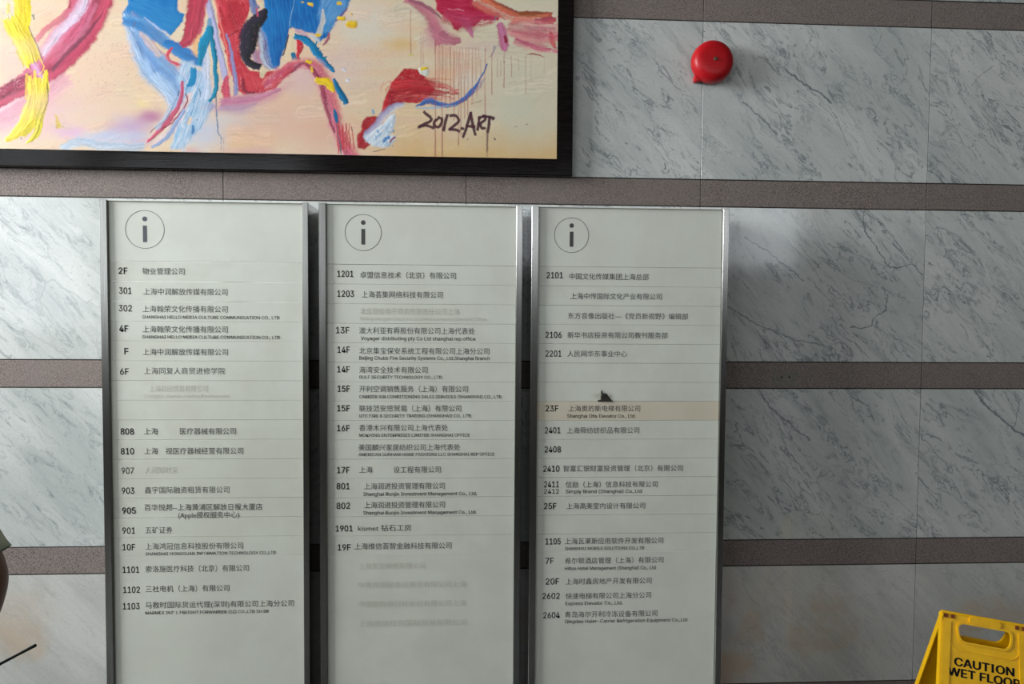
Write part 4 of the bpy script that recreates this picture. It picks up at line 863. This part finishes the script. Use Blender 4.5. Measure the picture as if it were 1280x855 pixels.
def mitred(name, pa, pb, inw):
    """a frame rail from corner pa to corner pb, inw points to the picture; a stepped profile 60 mm wide"""
    prof = [(0, 0), (0, -.032), (.003, -.036), (.050, -.036), (.060, -.0358), (.060, -.020), (.030, -.020), (.030, 0)]
    ax = Vector((pb[0] - pa[0], 0, pb[1] - pa[1])).normalized(); iv = Vector((inw[0], 0, inw[1])); bm = bmesh.new(); rings = []
    for P0, sgn in ((pa, 1), (pb, -1)):
        rings.append([bm.verts.new(Vector((P0[0], 0, P0[1])) + iv * d_ + ax * sgn * d_ + Vector((0, y_, 0)) - Vector(porg)) for d_, y_ in prof])
    n = len(prof)
    for i in range(n): bm.faces.new((rings[0][i], rings[0][(i + 1) % n], rings[1][(i + 1) % n], rings[1][i]))
    bm.faces.new(rings[0]); bm.faces.new(rings[1]); return finish(name, bm, FRAMEW, painting, ang=20)
fx0, fx1, fz0, fz1 = PXL - .058, PXR + .058, PZB - .062, PZT + .058
mitred('frame_rail', (fx0, fz0), (fx1, fz0), (0, 1)); mitred('frame_rail', (fx0, fz1), (fx1, fz1), (0, -1))
mitred('frame_rail', (fx0, fz0), (fx0, fz1), (1, 0)); mitred('frame_rail', (fx1, fz0), (fx1, fz1), (-1, 0))


# ------------------------------------------------------------------ alarm bell
def lathe(bm, prof, n, cx, cz, y0=0, phase=0):
    """revolve (radius, distance out of the wall) about the axis along y"""
    rings = []
    for r, d_ in prof:
        if r < 1e-6: rings.append([bm.verts.new((cx, y0 - d_, cz))]); continue
        rings.append([bm.verts.new((cx + r * math.cos(2 * math.pi * i / n + phase), y0 - d_, cz + r * math.sin(2 * math.pi * i / n + phase))) for i in range(n)])
    for a_, b_ in zip(rings[:-1], rings[1:]):
        for i in range(n):
            j = (i + 1) % n
            if len(a_) == 1 and len(b_) > 1: bm.faces.new((a_[0], b_[i], b_[j]))
            elif len(b_) == 1 and len(a_) > 1: bm.faces.new((a_[i], a_[j], b_[0]))
            elif len(a_) > 1: bm.faces.new((a_[i], a_[j], b_[j], b_[i]))
bx, bz = .906, 1.58 + .9475
bell = thing('alarm_bell', 'round red alarm bell screwed to the marble wall', 'bell', (bx, 0, bz))
bm = bmesh.new(); R_ = .0785
lathe(bm, [(R_ - .004, .020), (R_, .018), (R_ + .0006, .024), (R_, .034), (R_ * .975, .045), (R_ * .92, .055), (R_ * .83, .062), (R_ * .70, .0665), (R_ * .5, .0685), (R_ * .25, .0692), (0, .0694)], 64, 0, 0)
lathe(bm, [(R_ - .004, .020), (R_ - .006, .034), (R_ * .8, .054), (0, .064)], 64, 0, 0)
finish('gong', bm, RED, bell, ang=60)
bm = bmesh.new(); lathe(bm, [(.0075, .0692), (.0075, .0722), (.006, .0735), (0, .0735)], 6, 0, 0)
lathe(bm, [(.0035, .0735), (.0035, .0755), (0, .0758)], 12, 0, 0); finish('screw', bm, BRASS, bell, ang=30)
bm = bmesh.new(); lathe(bm, [(0, 0), (.052, 0), (.052, .018), (.046, .022), (0, .022)], 40, -.008, -.006)
finish('base_housing', bm, RED, bell, ang=35)
bm = bmesh.new(); bm_box(bm, -.064, -.040, -.030, 0, -.072, -.046, .004, 2); finish('mounting_lug', bm, RED, bell)
bm = bmesh.new(); bm_box(bm, -.006, .006, -.026, -.018, -.074, -.050, .002, 1); finish('striker', bm, DARKSTEEL, bell)


# ------------------------------------------------------------------ yellow wet floor sign
q_ = dict(x=1.6378, y=-.5883, al=.1905, be=.1307, gf=.3292, gb=.2439, W=.1286)
SM = Matrix.Rotation(-q_['al'], 3, 'Z') @ Matrix.Rotation(q_['be'], 3, 'Y')
sroot = thing('wet_floor_sign', 'yellow folding caution sign with black lettering, standing on the floor', 'sign', (q_['x'], q_['y'], 0))
HO = Vector((0, 0, 1.58 - 1.58 + .615))
def panel_pt(u, w, v, front):
    """u across, w out of the face, v up from the hinge line"""
    g = q_['gf'] if front else -q_['gb']
    return HO + SM @ (Matrix.Rotation(-g, 3, 'X') @ Vector((u, -w if front else w, v)))
def sheet(name, loops, w0, w1, front, m, parent, bev=0):
    """extrude a face with holes: loops of (u, v), first the outline"""
    bm = bmesh.new(); 
    def flat(w):
        es = []; allv = []
        for lp_ in loops:
            vs = [bm.verts.new(panel_pt(u, w, v, front)) for u, v in lp_]; allv.append(vs)
            for i in range(len(vs)): es.append(bm.edges.new((vs[i], vs[(i + 1) % len(vs)])))
        bmesh.ops.triangle_fill(bm, edges=es, use_beauty=True)
        return allv
    A = flat(w0); B_ = flat(w1)
    for la, lb in zip(A, B_):
        n = len(la)
        for i in range(n): bm.faces.new((la[i], la[(i + 1) % n], lb[(i + 1) % n], lb[i]))
    return finish(name, bm, m, parent, ang=30)
def rrect(u0, u1, v0, v1, r, n=5, skew=0.):
    o = []
    for cx_, cz_, a0 in ((u1 - r, v1 - r, 0), (u0 + r, v1 - r, 90), (u0 + r, v0 + r, 180), (u1 - r, v0 + r, 270)):
        for i in range(n + 1):
            t = math.radians(a0 + 90 * i / n); x_, z_ = cx_ + r * math.cos(t), cz_ + r * math.sin(t)
            k_ = 1 - skew * (v1 - z_) / (v1 - v0); o.append((x_ * k_, z_))
    return o
Wt, kk = q_['W'], .035
def outline(front):
    g = q_['gf'] if front else q_['gb']
    Ls = (.615 / math.cos(g)) ; lo, hi = -Ls * 1.02, -Ls * .955
    def foot(u):      # bottom edge lies on the floor
        a_ = panel_pt(u, 0, 0, front); b_ = panel_pt(u * (1 + kk * 2), 0, -.5, front); t = a_.z / (a_.z - b_.z); return -.5 * t
    pts = [(-Wt, -.002)]
    top = [(-Wt + .006, 0), (Wt - .006, 0), (Wt, -.002)]
    pts += top
    wb_ = Wt * (1 + kk * 3.2)
    pts += [(wb_, foot(wb_) + .002), (wb_ - .045, foot(wb_ - .045) + .002), (wb_ - .055, foot(wb_) + .03), (-wb_ + .055, foot(-wb_) + .03), (-wb_ + .045, foot(-wb_ + .045) + .002), (-wb_, foot(-wb_) + .002)]
    return pts
hole = rrect(-.0805, .0805, -.0825, -.0305, .018, 5, .10)
for front in (True, False):
    pn = sheet('front_panel' if front else 'rear_panel', [outline(front), hole], .0, .003, front, YELLOW, sroot)
    # raised stiles, the handle lip and the rounded recess line
    for sg in (-1, 1):
        e0, e1 = sg * (Wt - .0035), sg * (Wt - .028)
        sheet('raised_stile', [[(e0, -.028), (e0 * 1.10, -.55), (e1 * 1.12, -.55), (e1, -.028)]], .003, .0065, front, YELLOW, pn)
        sheet('side_flange', [[(sg * Wt * .999, -.004), (sg * Wt * 1.10, -.56), (sg * (Wt * 1.10 - .003), -.56), (sg * (Wt * .999 - .003), -.004)]], -.016, .0045, front, YELLOW, pn)
    sheet('handle_lip', [rrect(-.0865, .0865, -.0885, -.0245, .022, 6, .10), hole], .003, .0075, front, YELLOW, pn)
    ro = rrect(-.103, .103, -.1135, .10, .026, 6, .05); ri = rrect(-.1005, .1005, -.111, .10, .024, 6, .05)
    ro = [(u, min(v, -.006)) for u, v in ro]; ri = [(u, min(v, -.0061)) for u, v in ri]
    if front:
        # thin ridge under the handle, a U shape
        uo = [(-.1045, -.03)] + [p for p in rrect(-.1045, .1045, -.112, .2, .03, 6) if p[1] < -.02][:7] + [p for p in rrect(-.1045, .1045, -.112, .2, .03, 6) if p[1] < -.02][7:] + [(.1045, -.03)]
        ui = [(.1025, -.03)] + [(u * .981, v + .002) for u, v in reversed(uo[1:-1])] + [(-.1025, -.03)]
        sheet('handle_ridge', [uo + ui], .003, .0055, front, YELLOW, pn)
        grip = rrect(-.047, .047, -.0245, -.0045, .0098, 6)
        sheet('grip_pad', [grip], .003, .0095, front, YELLOW, pn)
        for uu in (-.1155, -.0955, .0965, .1165):
            sheet('hinge_slot', [rrect(uu - .0052, uu + .0052, -.0185, -.0065, .001, 2)], .0031, .0069, front, SLOT, pn)
        for body, s_, c_, hh in (('CAUTION', .0892, .1594, .026), ('WET FLOOR', .1075, .1905, .026), ('CUIDADO', .088, .30, .026), ('PISO MOJADO', .115, .335, .026)):
            if body in ('CUIDADO', 'PISO MOJADO'): continue
            mt = text_mesh(body, 0)
            if LATIN:      # plain upright I without its serifs
                for k in [i for i, c in enumerate(body) if c == 'I']:
                    wa = max(v.co.x for v in text_mesh(body[:k]).vertices); mw_ = max(v.co.x for v in text_mesh(body[:k + 1]).vertices)
                    iv = [v for v in mt.vertices if wa + .005 < v.co.x < mw_ + .005]; cx_ = (min(v.co.x for v in iv) + max(v.co.x for v in iv)) / 2
                    for v in iv: v.co.x = min(max(v.co.x, cx_ - .05), cx_ + .05)
            bmx = bmesh.new()
            for dx, dy in ((0, 0), (-.034, 0), (.034, 0), (0, -.02), (0, .02), (-.017, 0), (.017, 0)):
                k = len(bmx.verts); bmx.from_mesh(mt); bmx.verts.ensure_lookup_table()
                for v in bmx.verts[k:]: v.co.x += dx; v.co.y += dy
            bmx.to_mesh(mt); bmx.free(); n = len(mt.vertices); arr = np.empty(n * 3); mt.vertices.foreach_get('co', arr); arr = arr.reshape(-1, 3)
            xa, xb = arr[:, 0].min(), arr[:, 0].max(); ya, yb = arr[:, 1].min(), arr[:, 1].max()
            for v_ in mt.vertices:
                uu = -s_ + (v_.co.x - xa) / (xb - xa) * 2 * s_; vv = -c_ + (v_.co.y - ya) / (yb - ya) * hh
                v_.co = panel_pt(uu, .0034, vv, True)
            mt.materials.clear(); mt.materials.append(SIGNINK); newobj('lettering', mt, pn)
bm = bmesh.new()
for i in range(13):
    t = math.pi * i / 12
    pass
r0 = []; r1 = []
for i in range(9):
    t = -.35 + (math.pi + .7) * i / 8
    for lst, uu in ((r0, -Wt * .97), (r1, Wt * .97)):
        lst.append(bm.verts.new(HO + SM @ Vector((uu, .0055 * math.cos(t), -.0035 + .0055 * math.sin(t)))))
for i in range(8): bm.faces.new((r0[i], r0[i + 1], r1[i + 1], r1[i]))
bm.faces.new(r0); bm.faces.new(r1)
finish('top_hinge', bm, YELLOW, sroot, ang=50)


# ------------------------------------------------------------------ person reading the boards, at the left edge of the picture
SKIN = noisy('brown_skin', (112, 62, 44), (100, 54, 38), 30, .5)
SHIRT = noisy('sage_green_cotton', (166, 176, 156), (154, 164, 144), 40, .85)
TROUS = noisy('dark_trousers', (38, 40, 48), (46, 48, 56), 40, .85)
HAIR = noisy('black_hair', (20, 17, 15), (34, 28, 24), 200, .5, stretch=(1, 1, .2))
SHOE = noisy('dark_leather', (34, 28, 26), (44, 38, 34), 40, .4)
def skin_body(name, pts, edges, m, parent, rootv=0, sub=2):
    me = bpy.data.meshes.new(name); me.from_pydata([p[:3] for p in pts], edges, [])
    o = newobj(name, me, parent, m); md = o.modifiers.new('skin', 'SKIN'); md.use_smooth_shade = True
    sv = me.skin_vertices[0].data
    for i, p in enumerate(pts): sv[i].radius = (p[3], p[4] if len(p) > 4 else p[3]); sv[i].use_root = (i == rootv)
    ss = o.modifiers.new('sub', 'SUBSURF'); ss.levels = ss.render_levels = sub
    dg = bpy.context.evaluated_depsgraph_get(); m2 = bpy.data.meshes.new_from_object(o.evaluated_get(dg)); o.modifiers.clear(); o.data = m2
    if not m2.materials: m2.materials.append(m)
    smooth(m2, 180); bpy.data.meshes.remove(me); return o
PX, PYY = back(8, 722, -1.50)[0] - .405, -1.50          # where the person stands
man = thing('person', 'person at the left edge in a sage green short-sleeved shirt, one brown arm lowered', 'person', (PX, PYY, 0))
# local coordinates: x to the right, y to the wall, z up
EZ = back(8, 722, -1.50)[1]; DZ = EZ - 1.15   # elbow height
pts = [(0, 0, .94, .10, .075), (0, 0, 1.10, .11, .08), (0, 0, 1.28, .13, .085), (0, -.01, 1.42, .11, .07), (0, -.005, 1.50, .055, .055), (0, .01, 1.57, .052, .055),
       (.185, -.01, 1.43, .056), (.275, 0, (1.43 + EZ) / 2 + .02, .046), (.370, 0, EZ + .002, .042), (.325, .045, EZ - .085, .038), (.236, .118, EZ - .212, .026), (.226, .13, EZ - .226, .026, .02),
       (-.185, -.01, 1.43, .056), (-.21, -.01, 1.27, .046), (-.23, -.01, 1.12, .040), (-.24, .04, .99, .034), (-.24, .08, .86, .026), (-.24, .09, .82, .03, .018),
       (.095, 0, .86, .06), (.10, .005, .50, .05), (.105, -.02, .30, .05), (.105, -.03, .09, .036), (-.095, 0, .86, .06), (-.10, .005, .50, .05), (-.105, -.02, .30, .05), (-.105, -.03, .09, .036)]
eds = [(0, 1), (1, 2), (2, 3), (3, 4), (4, 5), (3, 6), (6, 7), (7, 8), (8, 9), (9, 10), (10, 11), (3, 12), (12, 13), (13, 14), (14, 15), (15, 16), (16, 17), (0, 18), (18, 19), (19, 20), (20, 21), (0, 22), (22, 23), (23, 24), (24, 25)]
body = skin_body('body', pts, eds, SKIN, man)
# head with face
def ell(bm, c, r, n=20, mfun=None):
    g = bmesh.ops.create_uvsphere(bm, u_segments=n, v_segments=n // 2 + 2, radius=1)
    for v in g['verts']:
        p = Vector((v.co.x * r[0], v.co.y * r[1], v.co.z * r[2]))
        if mfun: p = mfun(p)
        v.co = p + Vector(c)
def headshape(p):
    if p.z < 0: p.x *= 1 + p.z * 2.2; p.y *= 1 + p.z * .8
    if p.y > .07 and abs(p.x) < .022 and -.045 < p.z < .012: p.y += .018 * (1 - abs(p.x) / .022)
    return p
bm = bmesh.new(); ell(bm, (0, .015, 1.655), (.075, .095, .112), 28, headshape)
ell(bm, (.076, .0, 1.65), (.012, .022, .03), 10); ell(bm, (-.076, .0, 1.65), (.012, .022, .03), 10)
finish('head', bm, SKIN, man, ang=80)
EYE = mat('eye_white', (220, 216, 210), .2); LIP = mat('lips', (120, 62, 56), .5)
for sx_ in (-1, 1):
    bm = bmesh.new(); ell(bm, (sx_ * .03, .098, 1.66), (.013, .008, .007), 10); finish('eye', bm, EYE, man, ang=80)
bm = bmesh.new(); ell(bm, (0, .098, 1.605), (.024, .008, .007), 10); finish('mouth', bm, LIP, man, ang=80)
bm = bmesh.new(); ell(bm, (0, .0, 1.675), (.083, .10, .108), 24, lambda p: Vector((p.x, p.y if p.y < .04 or p.z > .05 else .04 + (p.y - .04) * .2, p.z if p.z > -.06 else -.06)))
finish('hair', bm, HAIR, man, ang=80)
# hands with separate fingers
def hand(name, wrist, dirv, palm_n, side):
    d_ = Vector(dirv).normalized(); n_ = Vector(palm_n).normalized(); s_ = d_.cross(n_) * side; w_ = Vector(wrist); P = []; E_ = []
    def add(p, r, r2=None): P.append((p.x, p.y, p.z, r, r2 or r)); return len(P) - 1
    a0 = add(w_, .024, .018); a1 = add(w_ + d_ * .045, .034, .014); a2 = add(w_ + d_ * .08, .036, .013); E_ += [(a0, a1), (a1, a2)]
    hb = skin_body(name, P, E_, SKIN, man, 1, 1)
    for i, l in enumerate((.068, .078, .073, .058)):
        b_ = w_ + d_ * .078 + s_ * (.026 - .0175 * i); c = b_ + d_ * l * .42 + n_ * .006; e = c + d_ * l * .22 + n_ * .022; f = e - d_ * .006 + n_ * .022
        skin_body('finger', [(*(b_ - d_ * .02), .009), (*b_, .0092), (*c, .0085), (*e, .008), (*f, .0068)], [(0, 1), (1, 2), (2, 3), (3, 4)], SKIN, hb, 0, 1)
    b_ = w_ + d_ * .02 + s_ * .028; skin_body('thumb', [(*b_, .011), (*(b_ + d_ * .03 + s_ * .022 + n_ * .006), .0105), (*(b_ + d_ * .052 + s_ * .018 + n_ * .026), .009)], [(0, 1), (1, 2)], SKIN, hb, 0, 1)
    return hb
hand('hand', (.226, .13, EZ - .226), (-.3, .35, -.5), (.75, .3, -.25), 1)
hand('hand', (-.24, .085, .84), (0, .1, -1), (.9, .2, 0), 1)
# clothing
def tube(name, rings, m, n=28, parent=man, cap=False):
    """rings of (centre, radius x, radius y, axis)"""
    bm = bmesh.new(); R = []
    for c, ra, rb, ax in rings:
        a_ = Vector(ax).normalized(); e1 = a_.orthogonal().normalized() if abs(a_.z) < .2 else (Vector((1, 0, 0)) - a_ * a_.x).normalized(); e2 = a_.cross(e1)
        R.append([bm.verts.new(Vector(c) + e1 * ra * math.cos(2 * math.pi * i / n) + e2 * rb * math.sin(2 * math.pi * i / n)) for i in range(n)])
    for A_, B_ in zip(R[:-1], R[1:]):
        for i in range(n): bm.faces.new((A_[i], A_[(i + 1) % n], B_[(i + 1) % n], B_[i]))
    o = finish(name, bm, m, parent, ang=80); sd = o.modifiers.new('s', 'SOLIDIFY'); sd.thickness = .003; sd.offset = 0
    return o
Z = (0, 0, 1)
shirt = tube('shirt', [((0, 0, .80), .20, .15, Z), ((0, 0, .90), .195, .145, Z), ((0, 0, 1.0), .175, .128, Z), ((0, 0, 1.15), .17, .122, Z), ((0, -.003, 1.3), .19, .128, Z), ((0, -.005, 1.40), .195, .118, Z), ((0, -.008, 1.46), .15, .095, Z), ((0, -.005, 1.495), .085, .078, Z), ((0, 0, 1.52), .066, .066, Z)], SHIRT)
tube('sleeve', [((.12, -.01, 1.45), .06, .075, (1, 0, -.6)), ((.185, -.01, 1.415), .073, .075, (.7, 0, -1)), ((.24, -.005, (1.415 + EZ) / 2 + .06), .066, .066, (.62, 0, -1)), ((.30, 0, EZ + .10), .062, .062, (.62, 0, -1)), ((.342, 0, EZ + .030), .060, .062, (.62, 0, -1)), ((.348, 0, EZ + .018), .063, .064, (.62, 0, -1))], SHIRT, parent=shirt)
tube('sleeve', [((-.12, -.01, 1.45), .06, .075, (-1, 0, -.6)), ((-.178, -.01, 1.415), .073, .075, (-.6, 0, -1)), ((-.205, -.012, 1.32), .068, .07, (-.16, 0, -1)), ((-.22, -.012, 1.2), .066, .066, (-.14, 0, -1)), ((-.226, -.012, 1.166), .068, .067, (-.12, 0, -1))], SHIRT, parent=shirt)
pts = [(0, 0, .95, .15, .115), (0, 0, .88, .15, .12), (.095, 0, .84, .10), (.10, .005, .50, .075), (.105, -.015, .30, .068), (.105, -.02, .10, .06), (-.095, 0, .84, .10), (-.10, .005, .50, .075), (-.105, -.015, .30, .068), (-.105, -.02, .10, .06)]
skin_body('trousers', pts, [(0, 1), (1, 2), (2, 3), (3, 4), (4, 5), (1, 6), (6, 7), (7, 8), (8, 9)], TROUS, man)
for sx_ in (-1, 1):
    bm = bmesh.new(); ell(bm, (sx_ * .108, .045, .045), (.048, .145, .045), 20, lambda p: Vector((p.x, p.y, max(p.z, -.045 + .0)) if p.y < .03 else (p.x, p.y, p.z * .8 - .009))); finish('shoe', bm, SHOE, man, ang=80)
# thin black stick held in the lowered hand
tip = Vector((*[back(45, 806.3, -1.34)[0]], -1.34, back(45, 806.3, -1.34)[1])); x2_, z2_ = back(0, 830, -1.34)
tail = tip + (Vector((x2_, -1.34, z2_)) - tip) * 2.45
bm = bmesh.new(); ax = (tip - tail).normalized(); e1 = ax.orthogonal().normalized(); e2 = ax.cross(e1); prev = None; L_ = (tip - tail).length; first = None
for t, r in ((0, .0028), (.02, .0034), (.5, .0030), (.8, .0026), (.86, .0028), (.985, .0033), (.997, .0030), (1, .0020)):
    ring = [bm.verts.new(ax * L_ * t + e1 * r * math.cos(2 * math.pi * i / 12) + e2 * r * math.sin(2 * math.pi * i / 12)) for i in range(12)]
    if prev:
        for i in range(12): bm.faces.new((prev[i], prev[(i + 1) % 12], ring[(i + 1) % 12], ring[i]))
    else: bm.faces.new(ring)
    prev = ring
bm.faces.new(prev)
st = finish('thin_stick', bm, mat('black_plastic', (9, 9, 9), .7, spec=.2), None, ang=60); st.location = tail
st['label'] = 'thin black stick poking in at the lower left, held by the person'; st['category'] = 'stick'
